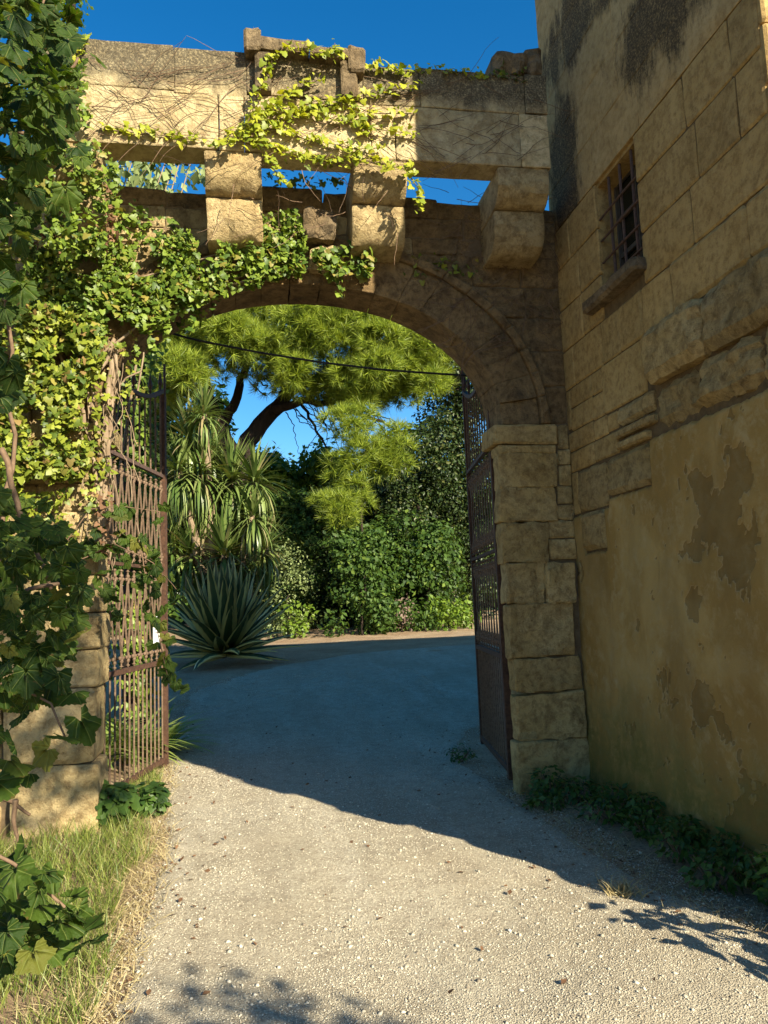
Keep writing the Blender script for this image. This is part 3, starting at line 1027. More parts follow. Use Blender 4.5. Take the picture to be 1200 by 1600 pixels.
# left pier: two large dressed stones low down, rubble above
gb(-1.80, -1.19, -0.05, 0.50, front=GY - 0.06, bev=0.05, rough=0.018, cell=0.06)
gb(-1.86, -1.21, 0.50, 1.05, front=GY - 0.06, bev=0.06, rough=0.02, cell=0.06)
z = 1.05
while z < 3.05:
    hgt = min(random.uniform(0.2, 0.32), 3.08 - z)
    if 3.08 - z - hgt < 0.1: hgt = 3.08 - z
    x = -1.18 + random.uniform(-.02, .01)
    while x > -4.5:
        w = random.uniform(0.25, 0.5)
        gb(x - w, x, z, z + hgt, 'gate_stone', GY - 0.02 + random.uniform(-.02, .03), 0.42, 0.03, 0.02, cell=0.06)
        x -= w
    z += hgt
z = -0.05
while z < 1.0:
    hgt = 0.26
    x = -1.88
    while x > -4.5:
        w = random.uniform(0.3, 0.55)
        gb(x - w, x, z, z + hgt + 0.02, 'gate_stone', GY + random.uniform(-.02, .03), 0.42, 0.03, 0.02)
        x -= w
    z += hgt + 0.02

# corbels: two quarter-round stages each
def corbel(x0, x1, seed):
    for (zt, zb, yf, yb) in ((5.125, 4.835, 5.70, 6.30), (4.825, 4.50, 5.86, 6.30)):
        prof = [(yb, zt), (yf, zt), (yf, zt - (zt - zb) * 0.35)]
        for k in range(1, 7):
            t = k / 6 * math.pi / 2
            rr = min((zt - zb) * 0.65, (yb - yf) * 0.6)
            prof.append((yf + rr * (1 - math.cos(t)), zt - (zt - zb) * 0.35 - (zt - zb) * 0.65 * math.sin(t)))
        prof.append((yb, zb))
        n = len(prof)
        xs = [x0, x0 + 0.012] + list(np.linspace(x0 + 0.05, x1 - 0.05, 7)) + [x1 - 0.012, x1]
        V, Fs = [], []
        cy, cz = sum(p[0] for p in prof) / n, sum(p[1] for p in prof) / n
        for i, x in enumerate(xs):
            for (y, z) in prof:
                s = 0.965 if i in (0, len(xs) - 1) else 1.0
                nn = noise.noise(Vector((x * 5 + seed, y * 5, z * 5))) * 0.022 + noise.noise(Vector((x * 13 + seed, y * 13, z * 13))) * 0.014
                V.append((x + nn * 0.5, cy + (y - cy) * s + nn, cz + (z - cz) * s + nn))
        for i in range(len(xs) - 1):
            for k in range(n):
                k2 = (k + 1) % n
                Fs.append((i * n + k, i * n + k2, (i + 1) * n + k2, (i + 1) * n + k))
        Fs.append(tuple(reversed(range(n))))
        Fs.append(tuple((len(xs) - 1) * n + k for k in range(n)))
        me = poly_mesh('corbel', V, Fs, M['gate_stone'], True)
        me.set_sharp_from_angle(angle=math.radians(22))
        obj('corbel', me, gate)
corbel(-1.52, -1.10, 1)
corbel(-0.33, 0.105, 2)
corbel(0.83, 1.265, 3)
corbel(2.03, 2.47, 4)
# parapet of long blocks
random.seed(41)
PY = 5.69
for x0, x1, z0, z1 in [(-1.56, -0.55, 5.60, 5.98), (-0.55, 0.0, 5.58, 5.97), (0.0, 0.93, 5.62, 5.94), (0.93, 1.40, 5.60, 5.93), (1.40, 2.30, 5.60, 5.95), (2.30, 2.50, 5.62, 5.97),
                       (-1.54, -0.22, 5.135, 5.60), (-0.22, -0.02, 5.13, 5.59), (-0.02, 0.98, 5.13, 5.61), (0.98, 1.18, 5.13, 5.60), (1.18, 2.24, 5.13, 5.60), (2.24, 2.49, 5.13, 5.61)]:
    gb(x0, x1, z0, z1, 'parapet_stone', PY, 0.24, 0.012, 0.008, 0.003, 0.08, name='parapet_stone')
# small cornice and brackets on the parapet
gb(0.0, 0.50, 5.93, 6.03, 'crust_stone', PY - 0.12, 0.34, 0.025, 0.016, 0.008, 0.05, name='cornice')
gb(0.50, 0.86, 5.91, 6.00, 'crust_stone', PY - 0.10, 0.34, 0.025, 0.016, 0.008, 0.05, name='cornice')
gb(-0.02, 0.12, 5.90, 6.09, 'crust_stone', PY - 0.14, 0.36, 0.03, 0.02, 0.01, 0.04, name='cornice')
gb(0.80, 0.95, 5.80, 6.02, 'crust_stone', PY - 0.10, 0.3, 0.03, 0.02, 0.01, 0.04, name='cornice')
for x in (0.06, 0.74):
    gb(x, x + 0.14, 5.60, 5.93, 'crust_stone', PY - 0.08, 0.12, 0.03, 0.014, 0.008, 0.04, name='bracket')
# stumps at the right end
gb(2.06, 2.35, 5.96, 6.16, 'crust_stone', PY - 0.01, 0.26, 0.06, 0.03, 0.02, 0.04)
gb(2.34, 2.50, 5.96, 6.24, 'crust_stone', PY + 0.01, 0.24, 0.04, 0.03, 0.02, 0.04)
# broken bracket under the corbel table and a drip ledge
gb(0.44, 0.72, 4.58, 4.86, 'crust_stone', 5.98, 0.3, 0.05, 0.03, 0.02, 0.04)
gb(0.5, 0.78, 4.36, 4.58, 'gate_stone', 6.08, 0.2, 0.05, 0.03, 0.02, 0.04)

# ================================================================== THE IRON GATES
GL = 1.72
def gate_leaf(label):
    t = thing('iron_gate', label, 'gate', group='pair of iron gate leaves', worldparts=False)
    bar_me = MB().tube([(0, 0, 0), (0, 0, 1)], 0.009, 6).mesh('bar', M['rust_bar'])
    flat_me = MB().box(-0.012, 0.012, -0.004, 0.004, 0, 1).mesh('lattice_bar', M['rust_bar'])
    orn = MB()
    orn.ball((0, 0, 0.0), 0.020, 6, 4)
    orn.ball((-0.030, 0, 0.028), 0.018, 6, 4)
    orn.ball((0.030, 0, 0.028), 0.018, 6, 4)
    orn.ball((0, 0, 0.050), 0.017, 6, 4, (1, 1, 1.8))
    orn.tube([(0, 0, -0.06), (0, 0, 0.1)], 0.008, 5)
    orn.ball((0, 0, -0.045), 0.015, 6, 4, (1.3, 1.3, 0.6))
    orn_me = orn.mesh('ornament', M['rust_bar'])
    sp = MB()
    sp.tube([(0, 0, -0.05), (0, 0, 0.02), (0, 0, 0.06), (0, 0, 0.10), (0, 0, 0.2)], [0.009, 0.009, 0.026, 0.018, 0.001], 6)
    sp.ball((0, 0, 0.01), 0.018, 6, 4, (1, 1, 0.6))
    sp_me = sp.mesh('finial', M['iron'])
    def put(name, me, x, z, sz=1.0, y=0.0, ry=0.0, s=1.0):
        o = obj(name, me, t)
        o.location = (x, y, z)
        o.scale = (s, s, sz)
        o.rotation_euler = (0, ry, 0)
        return o
    MB().box(-0.035, 0.035, -0.03, 0.03, 0.03, 3.55).build('hinge_stile', M['rust'], t)
    MB().box(GL - 0.07, GL + 0.03, -0.012, 0.012, 0.03, 3.86).build('meeting_stile', M['rust'], t)
    MB().box(GL - 0.085, GL - 0.075, -0.03, 0.02, 0.03, 3.86).build('stile_flange', M['rust'], t)
    MB().tube([(GL + 0.01, 0, 3.86), (GL + 0.01, 0, 4.22)], 0.013, 6).build('top_rod', M['iron'], t)
    for z, h in ((0.07, 0.05), (1.04, 0.045), (1.99, 0.03), (2.96, 0.035)):
        MB().box(0.035, GL - 0.085, -0.018, 0.018, z, z + h).build('rail', M['rust'] if z < 2.5 else M['iron'], t)
    def top(x):
        u = x / GL
        return 3.62 + 0.55 * (u - 0.5) ** 2 * 1.6 + 0.10 * u
    pts = [(x, 0, top(x)) for x in np.linspace(0.03, GL - 0.08, 14)]
    V, Fs = [], []
    for (x, y, z) in pts:
        V += [(x, -0.02, z - 0.02), (x, 0.02, z - 0.02), (x, 0.02, z + 0.02), (x, -0.02, z + 0.02)]
    for i in range(len(pts) - 1):
        for k in range(4):
            Fs.append((4 * i + k, 4 * i + (k + 1) % 4, 4 * i + 4 + (k + 1) % 4, 4 * i + 4 + k))
    Fs += [(3, 2, 1, 0), tuple(4 * len(pts) - 4 + k for k in range(4))]
    obj('top_rail', poly_mesh('top_rail', V, Fs, M['iron']), t)
    n = 15
    for i in range(n):
        x = 0.075 + (GL - 0.2) * i / (n - 1)
        put('bar', bar_me, x, 0.115, 0.93)
    n = 11
    pitch = (GL - 0.22) / (n - 1)
    for i in range(n):
        x = 0.09 + pitch * i
        put('bar', bar_me, x, 2.99, top(x) - 3.0)
        for z, ry in ((1.15, 0), (1.90, math.pi), (2.10, 0), (2.86, math.pi)):
            put('ornament', orn_me, x, z, 1.0, 0, ry)
        for z0, z1 in ((1.15, 1.90), (2.10, 2.86)):
            zm = (z0 + z1) / 2
            for sgn in (-1, 1):
                dx = sgn * pitch * 0.5
                if not (0.05 < x + dx < GL - 0.09): continue
                L = math.hypot(dx, zm - z0)
                put('lattice_bar', flat_me, x, z0, L, sgn * 0.004, math.atan2(dx, zm - z0))
                put('lattice_bar', flat_me, x + dx, zm, L, sgn * 0.004, math.atan2(-dx, z1 - zm))
        if i in (2, 5, 8, 10):
            put('finial', sp_me, x, top(x) + 0.04)
    return t

def dup(root, label):
    r = root.copy()
    COL.objects.link(r)
    r['label'] = label
    for ch in list(root.children):
        c = ch.copy()
        COL.objects.link(c)
        c.parent = r
    return r

leaf_l = gate_leaf('rusty wrought iron gate leaf standing open on the left, sunlit behind ivy')
leaf_r = dup(leaf_l, 'rusty wrought iron gate leaf standing open on the right, in shade by the jamb')
def place_leaf(o, a, b):
    o.location = (a[0], a[1], gz(a[0], a[1]) + 0.02)
    o.rotation_euler = (0, 0, math.atan2(b[1] - a[1], b[0] - a[0]))
place_leaf(leaf_l, (-1.30, 6.62), (-0.935, 8.30))
place_leaf(leaf_r, (2.125, 6.55), (2.365, 8.25))
# notice wired to the left leaf
nt_ = MB().box(-0.085, 0.085, -0.004, 0.004, -0.13, 0.13).build('paper_notice', M['paper'])
tag(nt_, 'small white paper notice fixed to the left iron gate leaf', 'notice')
nt_.location = (-0.985, 7.95, 1.42)
nt_.rotation_euler = (0, 0, leaf_l.rotation_euler.z)
ln = MB()
for z in (0.09, 0.07, 0.0, -0.03): ln.box(-0.05, 0.05, -0.0065, -0.0045, z, z + 0.006)
ln.build('printed_lines', M['iron'], nt_)

# cable across the arch
pts = [at(x, y, Y) for x, y, Y in ((215, 505, 6.95), (300, 530, 6.95), (400, 550, 6.95), (500, 566, 6.95), (600, 578, 6.95), (700, 585, 6.95), (752, 588, 6.95))]
cb = MB().tube(along(pts, 30), 0.010, 6).build('cable', M['cable'])
tag(cb, 'black cable sagging across the arch opening', 'cable')
# ================================================================== PLANTS (part 2 appended below)
def rn(n, s=1.0):
    return rng.normal(0, s, (n, 3))

def stem_part(parent, pts, r0, r1, mat, name='stem', n=30, wob=0.01, sides=5, seed=0):
    P = along(pts, n)
    for i in range(n):
        v = Vector(P[i]) * 6 + Vector((seed, seed, 0))
        P[i] += np.array(noise.noise_vector(v)) * wob
    return MB().tube(P, list(np.linspace(r0, r1, n)), sides).build(name, M[mat], parent, True)

def wall_leaves(pix, Y, out=(0.01, 0.17), smin=0.031, smax=0.060, up_bias=0.35):
    """leaf positions and frames for a creeper on a face looking to -Y"""
    P = np.array([at(x, y, Y) for x, y in pix])
    n = len(P)
    P[:, 1] -= rng.uniform(out[0], out[1], n)
    nr = np.array((0.18, -0.8, up_bias + 0.1)) + rn(n, 0.55)
    yd = np.array((0, -0.25, -1.0)) + rn(n, 0.6)
    return P, frames(nr, yd), smin * 0.7 + (smax * 1.15 - smin * 0.7) * rng.uniform(0, 1, n) ** 1.3

def jl(poly, n, spread):
    """n jittered pixel positions along a polyline"""
    Q = along(poly, n)
    return [(a + random.gauss(0, spread), b + random.gauss(0, spread)) for a, b in Q]

def cat_leaves(L):
    return [np.concatenate([l[k] for l in L]) for k in range(3)]

# ---------------------------------------------------------------- ivy on the arch
random.seed(2)
ivy_a = thing('ivy', 'green ivy spreading over the left haunch and crown of the arch', 'ivy', (-0.8, 6.15, 3.2))
A = [(165, 385), (240, 378), (330, 368), (400, 352), (462, 338), (478, 395), (475, 430), (430, 445), (380, 458), (300, 488), (235, 520), (190, 545), (120, 560), (40, 545), (10, 430), (60, 400)]
A2 = [(478, 400), (530, 395), (586, 385), (584, 415), (575, 440), (540, 452), (500, 430)]
A3 = [(20, 300), (130, 270), (180, 300), (175, 400), (60, 410), (10, 420)]
def clumpy(poly, n, sc=0.02, thr=-0.15, seed=0):
    out = []
    for x, y in sample_poly(poly, n):
        if noise.noise(Vector((x * sc, y * sc, seed))) > thr + random.uniform(-0.15, 0.15):
            out.append((x, y))
    return out
L = [wall_leaves(clumpy(A, 6800, 0.02, -0.26, 1), 6.14),
     wall_leaves(clumpy(A2, 420, 0.03, -0.1, 2), 6.14, smin=0.04, smax=0.07),
     wall_leaves(clumpy(A3, 1000, 0.025, -0.05, 3), 6.0, (0.05, 0.35)),
     wall_leaves(jl([(225, 510), (270, 500), (330, 480)], 90, 9), 6.2, (-0.2, 0.15)),
     wall_leaves(jl([(195, 330), (230, 350), (260, 345)], 40, 9), 6.18, (0.0, 0.05))]
for (x0, y0), (x1, y1) in [((205, 505), (214, 560)), ((255, 500), (262, 535)), ((300, 485), (300, 515)), ((530, 440), (536, 468)), ((235, 515), (240, 555))]:
    L.append(wall_leaves(jl([(x0, y0), (x1, y1)], 14, 3.5), 6.15, (0, 0.08), 0.035, 0.06))
L += [wall_leaves(clumpy([(105, 60), (138, 66), (135, 150), (150, 215), (190, 270), (185, 400), (90, 410), (40, 300), (60, 120)], 1500, 0.03, -0.12, 9), 5.66, (0.0, 0.14)),
      wall_leaves(clumpy([(160, 300), (240, 330), (300, 360), (180, 400)], 220, 0.03, 0.0, 4), 6.16, (0.0, 0.08))]
P, B, S = cat_leaves(L)
leaves(ivy_a, 'leaf', IVY_V, IVY_F, P, B, S, M['ivy_green'])
for k, pl in enumerate([[(150, 560), (230, 500), (330, 450), (450, 400)], [(120, 540), (200, 440), (330, 400), (440, 360)], [(60, 520), (120, 420), (150, 330)], [(330, 450), (430, 430), (500, 415), (570, 420)]]):
    stem_part(ivy_a, [at(x, y, 6.12) for x, y in pl], 0.012, 0.004, 'vine_bark', seed=k)

# ---------------------------------------------------------------- ivy on the left pier
ivy_p = thing('ivy', 'dense yellow green ivy with pale ropey stems on the left pier', 'ivy', (-1.5, 6.1, 0))
Bp = [(-40, 470), (150, 500), (165, 560), (125, 640), (145, 700), (138, 740), (95, 775), (-40, 780)]
Bp2 = [(-40, 770), (120, 765), (140, 800), (110, 900), (30, 900), (-40, 900)]
L = [wall_leaves(clumpy(Bp, 7000, 0.024, -0.16, 5), 6.1, (0.0, 0.24), 0.031, 0.064),
     wall_leaves(clumpy(Bp2, 700, 0.02, 0.0, 6), 6.12, (0.02, 0.1)),
     wall_leaves(jl([(196, 545), (200, 600), (192, 650)], 40, 8), 6.15, (0.0, 0.06), 0.03, 0.05),
     wall_leaves(jl([(165, 560), (150, 640), (160, 720), (150, 800)], 150, 14), 6.08, (0.0, 0.08), 0.03, 0.055)]
P, B, S = cat_leaves(L)
leaves(ivy_p, 'leaf', IVY_V, IVY_F, P, B, S, M['ivy'])
z4 = lambda *q: [(a / 3.556, 450 + b / 3.556) for a, b in q]
for k, (pl, ra, rb) in enumerate([(z4((225, 170), (350, 400), (440, 590), (480, 780), (530, 980), (545, 1200), (575, 1420)), 0.012, 0.020),
                                  (z4((640, 290), (590, 400), (520, 520), (510, 650), (540, 780), (560, 960), (560, 1200), (560, 1420)), 0.016, 0.022),
                                  (z4((800, 360), (790, 470), (700, 500), (650, 570), (610, 690), (600, 800)), 0.006, 0.010),
                                  (z4((455, 290), (465, 420), (490, 560), (500, 700)), 0.010, 0.014),
                                  (z4((620, 400), (600, 560), (595, 760), (580, 960), (585, 1200), (590, 1500)), 0.022, 0.035),
                                  (z4((650, 330), (625, 600), (610, 850), (600, 1100)), 0.014, 0.02)]):
    stem_part(ivy_p, [at(x, y, 6.13) for x, y in pl], ra, rb, 'vine_bark', seed=10 + k, n=44, wob=0.022, sides=7)
for k in range(26):
    x0, y0 = random.uniform(120, 215), random.uniform(520, 800)
    q = [(x0, y0), (x0 + random.uniform(-15, 20), y0 + random.uniform(30, 60)), (x0 + random.uniform(-20, 25), y0 + random.uniform(70, 140))]
    stem_part(ivy_p, [at(x, y, 6.12 - random.uniform(0, .05)) for x, y in q], 0.003, 0.004, 'vine_bark', 'twig', 12, 0.03, 4, k)

# ---------------------------------------------------------------- creeper on the parapet
ivy_t = thing('creeper', 'lime green creeper trailing in strands across the parapet', 'creeper', (0.7, 5.66, 5.1))
z2 = lambda *q: [(350 + a / 2.1818, 40 + b / 2.1818) for a, b in q]
z1 = lambda *q: [(a / 2.4, b / 2.4) for a, b in q]
strands = [(z2((655, 215), (560, 220), (480, 238), (300, 292), (130, 310), (0, 385)), 120, 5.66),
           (z2((650, 300), (500, 300), (420, 262), (250, 272), (140, 300)), 90, 5.66),
           (z2((655, 372), (500, 352), (330, 312), (220, 290)), 75, 5.66),
           (z2((540, 415), (450, 420), (300, 392), (140, 347), (70, 352)), 90, 5.66),
           (z2((330, 185), (300, 192), (210, 242), (110, 312)), 50, 5.66),
           (z2((165, 100), (125, 220), (80, 340), (30, 400), (-40, 405)), 75, 5.60),
           (z2((180, 95), (260, 85), (330, 95), (420, 105)), 60, 5.57),
           (z2((480, 140), (560, 150), (640, 165)), 45, 5.66),
           (z2((660, 152), (760, 165), (890, 180)), 50, 5.72),
           (z2((380, 100), (378, 60)), 8, 5.6),
           (z2((60, 395), (140, 405), (250, 452), (400, 472), (440, 440)), 120, 5.68),
           (z2((440, 450), (560, 480), (620, 492), (665, 560), (660, 635)), 80, 5.62),
           (z2((140, 440), (175, 500), (210, 540)), 30, 5.66),
           (z2((280, 300), (200, 330), (100, 390)), 30, 5.66),
           (z2((420, 300), (470, 340), (480, 380)), 20, 5.66),
           (z1((330, 150), (290, 230), (235, 290), (230, 340)), 45, 5.64),
           (z1((380, 490), (550, 500), (650, 515), (750, 525)), 50, 5.68)]
L = []
for q, n, Y in strands:
    L.append(wall_leaves(jl(q, int(n * 1.25), 4.4), Y, (0.0, 0.06), 0.03, 0.062, 0.5))
    stem_part(ivy_t, [at(x, y, Y - 0.005) for x, y in q], 0.004, 0.003, 'twig', 'stem', 24, 0.012, 4)
P, B, S = cat_leaves(L)
leaves(ivy_t, 'leaf', IVY_V, IVY_F, P, B, S, M['ivy_lime'])
# dark growth hanging under and behind the parapet
L = [wall_leaves(jl(z2((150, 430), (260, 450), (400, 470), (440, 470)), 70, 6), 5.85, (0, 0.1)),
     wall_leaves(jl(z1((420, 600), (600, 600), (750, 640), (760, 560)), 80, 8), 6.3, (0, 0.2)),
     wall_leaves(jl(z2((130, 520), (240, 540), (420, 530)), 60, 5), 6.25, (0, 0.1)),
     wall_leaves(jl(z2((910, 180), (980, 190), (1020, 190)), 40, 7), 5.75, (0, 0.1)),
     wall_leaves(jl(z2((620, 820), (720, 820), (860, 830)), 45, 10), 6.19, (0, 0.04), 0.03, 0.05)]
P, B, S = cat_leaves(L)
leaves(ivy_t, 'leaf', IVY_V, IVY_F, P, B, S, M['ivy'], 0)
# bare twigs of the creeper, fanned over the stone
random.seed(17)
tw = MB()
def twig(x0, y0, ang, L, Y):
    pts = []
    x, y, a = x0, y0, ang
    for k in range(9):
        pts.append(at(x, y, Y - random.uniform(0, 0.02)))
        x += math.cos(a) * L / 8
        y += math.sin(a) * L / 8
        a += random.gauss(0, 0.16)
    tw.tube(pts, list(np.linspace(0.0032, 0.0014, 9)), 3, False)
for k in range(70):
    twig(random.uniform(140, 400), random.uniform(90, 225), random.uniform(-0.9, 0.9) + random.choice((0, math.pi)), random.uniform(60, 150), 5.675)
for k in range(70):
    twig(random.uniform(400, 840), random.uniform(130, 260), random.uniform(-0.7, 0.7) + random.choice((0, math.pi)), random.uniform(50, 140), 5.675)
for k in range(120):
    twig(random.uniform(690, 880), random.uniform(300, 560), random.uniform(0, 6.28), random.uniform(40, 110), 6.2)
for k in range(26):
    twig(random.uniform(320, 640), random.uniform(250, 370), random.uniform(0, 6.28), random.uniform(30, 70), 5.68 if k % 2 else 5.85)
tw.build('twigs', M['twig'], ivy_t)['kind'] = 'stuff'
# withered clusters
wc = thing('withered_vine', 'withered red brown vine clusters hanging beside the left corbel', 'vine', (-1.1, 6.0, 4.4))
L = [wall_leaves(jl([(165, 310), (172, 350), (165, 385)], 90, 9), 6.0, (0, 0.15), 0.03, 0.06),
     wall_leaves(jl([(60, 380), (85, 385)], 50, 8), 6.0, (0, 0.15), 0.03, 0.06),
     wall_leaves(jl([(160, 760), (165, 860)], 40, 8), 6.05, (0, 0.1), 0.03, 0.05)]
P, B, S = cat_leaves(L)
leaves(wc, 'leaf', IVY_V, IVY_F, P, B, S, M['dead'], 90)

# ---------------------------------------------------------------- grape vine in the left foreground
def vine_leaves(pix, Y0, Y1, s0, s1):
    P = np.array([at(x, y, random.uniform(Y0, Y1)) for x, y in pix])
    n = len(P)
    B = frames(np.array((0.25, -0.6, 0.5)) + rn(n, 0.6), np.array((0.1, 0, -1.0)) + rn(n, 0.5))
    B = B * rng.uniform(0.75, 1.2, (n, 1, 3))
    return P, B, rng.uniform(s0, s1, n)
random.seed(8)
vn = thing('grape_vine', 'broad leaved grape vine climbing along the left edge', 'vine', (-1.7, 4.2, 0))
L = [vine_leaves(sample_poly([(-60, -60), (110, -60), (125, 60), (120, 180), (60, 260), (50, 400), (20, 500), (-60, 520)], 520), 3.3, 4.9, 0.07, 0.145),
     vine_leaves(jl([(120, 90), (70, 220), (110, 240), (90, 330)], 24, 16), 4.2, 5.2, 0.09, 0.15),
     vine_leaves(sample_poly([(-60, 760), (90, 790), (130, 900), (125, 1000), (90, 1090), (40, 1100), (-60, 1120)], 330), 3.0, 4.6, 0.06, 0.125),
     vine_leaves(sample_poly([(-60, 520), (30, 540), (20, 620), (-60, 660)], 20), 2.8, 3.4, 0.11, 0.16)]
P, B, S = cat_leaves(L)
leaves(vn, 'leaf', GRAPE_V, GRAPE_F, P, B, S, M['vine'])
for k, (pl, Y) in enumerate([([(-30, 1290), (-20, 1000), (20, 700), (10, 400), (60, 100), (70, -50)], 4.3), ([(-40, 1000), (40, 930), (110, 900)], 3.6), ([(0, 700), (40, 820), (100, 960)], 3.8),
                             ([(-50, 200), (40, 210), (120, 90)], 4.4), ([(-40, 1245), (0, 1250), (50, 1268)], 4.6), ([(20, 1255), (22, 1330)], 4.6)]):
    stem_part(vn, [at(x, y, Y) for x, y in pl], 0.016, 0.008, 'twig', seed=k + 60, wob=0.04)
vs = thing('vine_shoot', 'trailing vine shoot with small grape leaves across the left gate', 'vine', (-1.2, 6.0, 1.5))
L = [vine_leaves(jl([(150, 830), (200, 800), (250, 800)], 9, 8), 5.9, 6.1, 0.08, 0.13),
     vine_leaves(jl([(130, 870), (180, 860), (215, 850), (245, 880), (262, 905), (275, 915)], 34, 13), 5.9, 6.15, 0.08, 0.14),
     vine_leaves(jl([(225, 880), (240, 960), (250, 1000), (262, 1060), (270, 1075)], 26, 9), 5.9, 6.15, 0.08, 0.13),
     vine_leaves(jl([(165, 900), (180, 960)], 10, 10), 5.9, 6.1, 0.07, 0.11)]
P, B, S = cat_leaves(L)
leaves(vs, 'leaf', GRAPE_V, GRAPE_F, P, B, S, M['vine'])
for k, pl in enumerate([[(80, 880), (140, 795), (185, 790), (250, 800)], [(110, 880), (180, 850), (240, 880), (275, 920)], [(220, 860), (240, 960), (265, 1070)]]):
    stem_part(vs, [at(x, y, 6.0) for x, y in pl], 0.005, 0.003, 'twig', seed=k + 80)
vl = thing('vine_shoot', 'dark large vine leaves hanging low at the bottom left corner', 'vine', (-0.95, 2.3, 0.2))
pts = [(20, 1360), (75, 1365), (60, 1395), (115, 1402), (95, 1440), (130, 1455), (60, 1470), (140, 1470), (20, 1420), (-20, 1400), (15, 1460), (-15, 1340), (40, 1335), (50, 1440), (85, 1480), (-25, 1450), (0, 1490), (35, 1495), (-20, 1380), (100, 1425)]
P, B, S = vine_leaves(pts + [(a + random.uniform(-25, 25), b + random.uniform(-25, 25)) for a, b in pts], 2.05, 2.5, 0.06, 0.115)
leaves(vl, 'leaf', GRAPE_V, GRAPE_F, P, B, S, M['vine'])
stem_part(vl, [at(x, y, 2.25) for x, y in ((-60, 1300), (20, 1345), (70, 1390), (130, 1450))], 0.006, 0.004, 'twig')
vm = thing('vine_shoot', 'hanging vine leaves in front of the pale pier stone', 'vine', (-1.1, 3.0, 0.9))
pts = [(30, 1120), (95, 1150), (70, 1175), (20, 1190), (130, 1130), (-10, 1150), (50, 1080), (5, 1085), (40, 1210), (0, 1225), (110, 1085), (85, 1060), (20, 1160)]
P, B, S = vine_leaves(pts, 2.9, 3.3, 0.08, 0.15)
leaves(vm, 'leaf', GRAPE_V, GRAPE_F, P, B, S, M['vine'])
stem_part(vm, [at(x, y, 3.1) for x, y in ((-60, 1060), (20, 1070), (80, 1100), (100, 1150))], 0.006, 0.004, 'twig')

# ---------------------------------------------------------------- grass and weeds
def blades(name, pts, h0, h1, mat, label, cat_, w=0.014, bend=0.45, tilt=0.35, parent=None):
    n = len(pts)
    P = np.array([(x, y, gz(x, y) - 0.005) for x, y in pts])
    bt = blade_template(3, w, bend)
    d = np.array((0, 0, 1.0)) + rng.normal(0, tilt, (n, 3)) * (1, 1, 0.2)
    side = rng.normal(size=(n, 3)) * (1, 1, 0.05)
    V, T = stamp(bt[0], bt[1], P, frames(side, d), rng.uniform(h0, h1, n))
    o = obj(name, tri_mesh(name, V, T, M[mat]), parent)
    if parent is None:
        tag(o, label, cat_)
    o['kind'] = 'stuff'
    return o
random.seed(12)
gp = []
while len(gp) < 30000:
    y = 2.2 + 6.2 * random.random() ** 1.2
    x = random.uniform(-3.0, -0.5)
    e = XL(y) - 0.06 - 0.30 * abs(noise.noise(Vector((x, y * 1.2, 7)))) 
    if x < e and (y < 6.05 or x > -1.15):
        if noise.noise(Vector((x * 1.5, y * 1.5, 2))) > -0.35 + random.uniform(-.2, .2):
            gp.append((x, y))
blades('grass', gp, 0.05, 0.21, 'grass', 'long green grass along the left verge of the driveway', 'grass', w=0.012)
dg = []
while len(dg) < 7000:
    y = 2.2 + 6.4 * random.random() ** 1.2
    x = XL(y) + random.gauss(-0.14, 0.12)
    if x < XL(y) + 0.10: dg.append((x, y))
blades('dry_grass', dg, 0.03, 0.13, 'drygrass', 'straw coloured dry grass at the driveway edge', 'grass', w=0.018, bend=0.8, tilt=0.9)
dg = []
while len(dg) < 2500:
    y = random.uniform(2.6, 6.4)
    x = random.gauss(float(np.interp(y, [2.6, 3.7, 4.2, 6.4], [2.6, 2.25, 2.1, 2.2])), 0.13)
    dg.append((x, y))
blades('dry_litter', dg, 0.02, 0.09, 'drygrass', 'dry grass litter at the foot of the house wall', 'grass', w=0.02, bend=0.9, tilt=1.2)
tf = thing('grass_tuft', 'small pale grass tuft on the gravel at the shadow edge', 'grass tuft', (1.90, 4.06, 0))
blades('blades', [(random.gauss(1.90, 0.04), random.gauss(4.06, 0.035)) for _ in range(160)], 0.05, 0.13, 'drygrass', None, None, w=0.03, bend=0.6, tilt=0.6, parent=tf)

def leafy(name, label, cat_, base, R, h, n, size, mat, tmpl=(BROAD_V, BROAD_F), single=0, stems=5, group=None, yb=None):
    t = thing(name, label, cat_, base, group)
    d = unit(rng.normal(size=(n, 3)))
    rr = rng.uniform(0.35, 1.0, (n, 1)) ** 0.6
    P = d * rr * (R, R, h / 2) + (base[0], base[1], base[2] + h * 0.55)
    P = P[P[:, 2] > base[2] + 0.02]
    m_ = len(P)
    B = frames(d[:m_] * 0.6 + np.array((0.1, -0.2, 0.8)) + rn(m_, 0.4), d[:m_] * (1, 1, 0.3) + rn(m_, 0.5) - (0, 0, 0.3))
    leaves(t, 'leaf', tmpl[0], tmpl[1], P, B, rng.uniform(size * 0.6, size * 1.2, m_), M[mat], single)
    for k in range(stems):
        a = random.uniform(0, 6.28)
        stem_part(t, [base, (base[0] + R * .4 * math.cos(a), base[1] + R * .4 * math.sin(a), base[2] + h * .45), (base[0] + R * .7 * math.cos(a), base[1] + R * .7 * math.sin(a), base[2] + h * .8)], 0.008, 0.003, 'twig', n=8, seed=k)
    return t
random.seed(14)
spots = [(2.24, 6.0, .17, .30), (2.42, 5.85, .16, .26), (2.12, 5.75, .13, .2), (2.56, 5.5, .15, .34), (2.40, 5.3, .16, .26), (2.58, 5.1, .15, .30), (2.46, 4.85, .17, .28), (2.60, 4.6, .14, .3),
         (2.45, 4.4, .17, .28), (2.60, 4.15, .13, .3), (2.42, 4.0, .15, .24), (2.58, 3.75, .15, .28), (2.55, 3.45, .2, .34)]
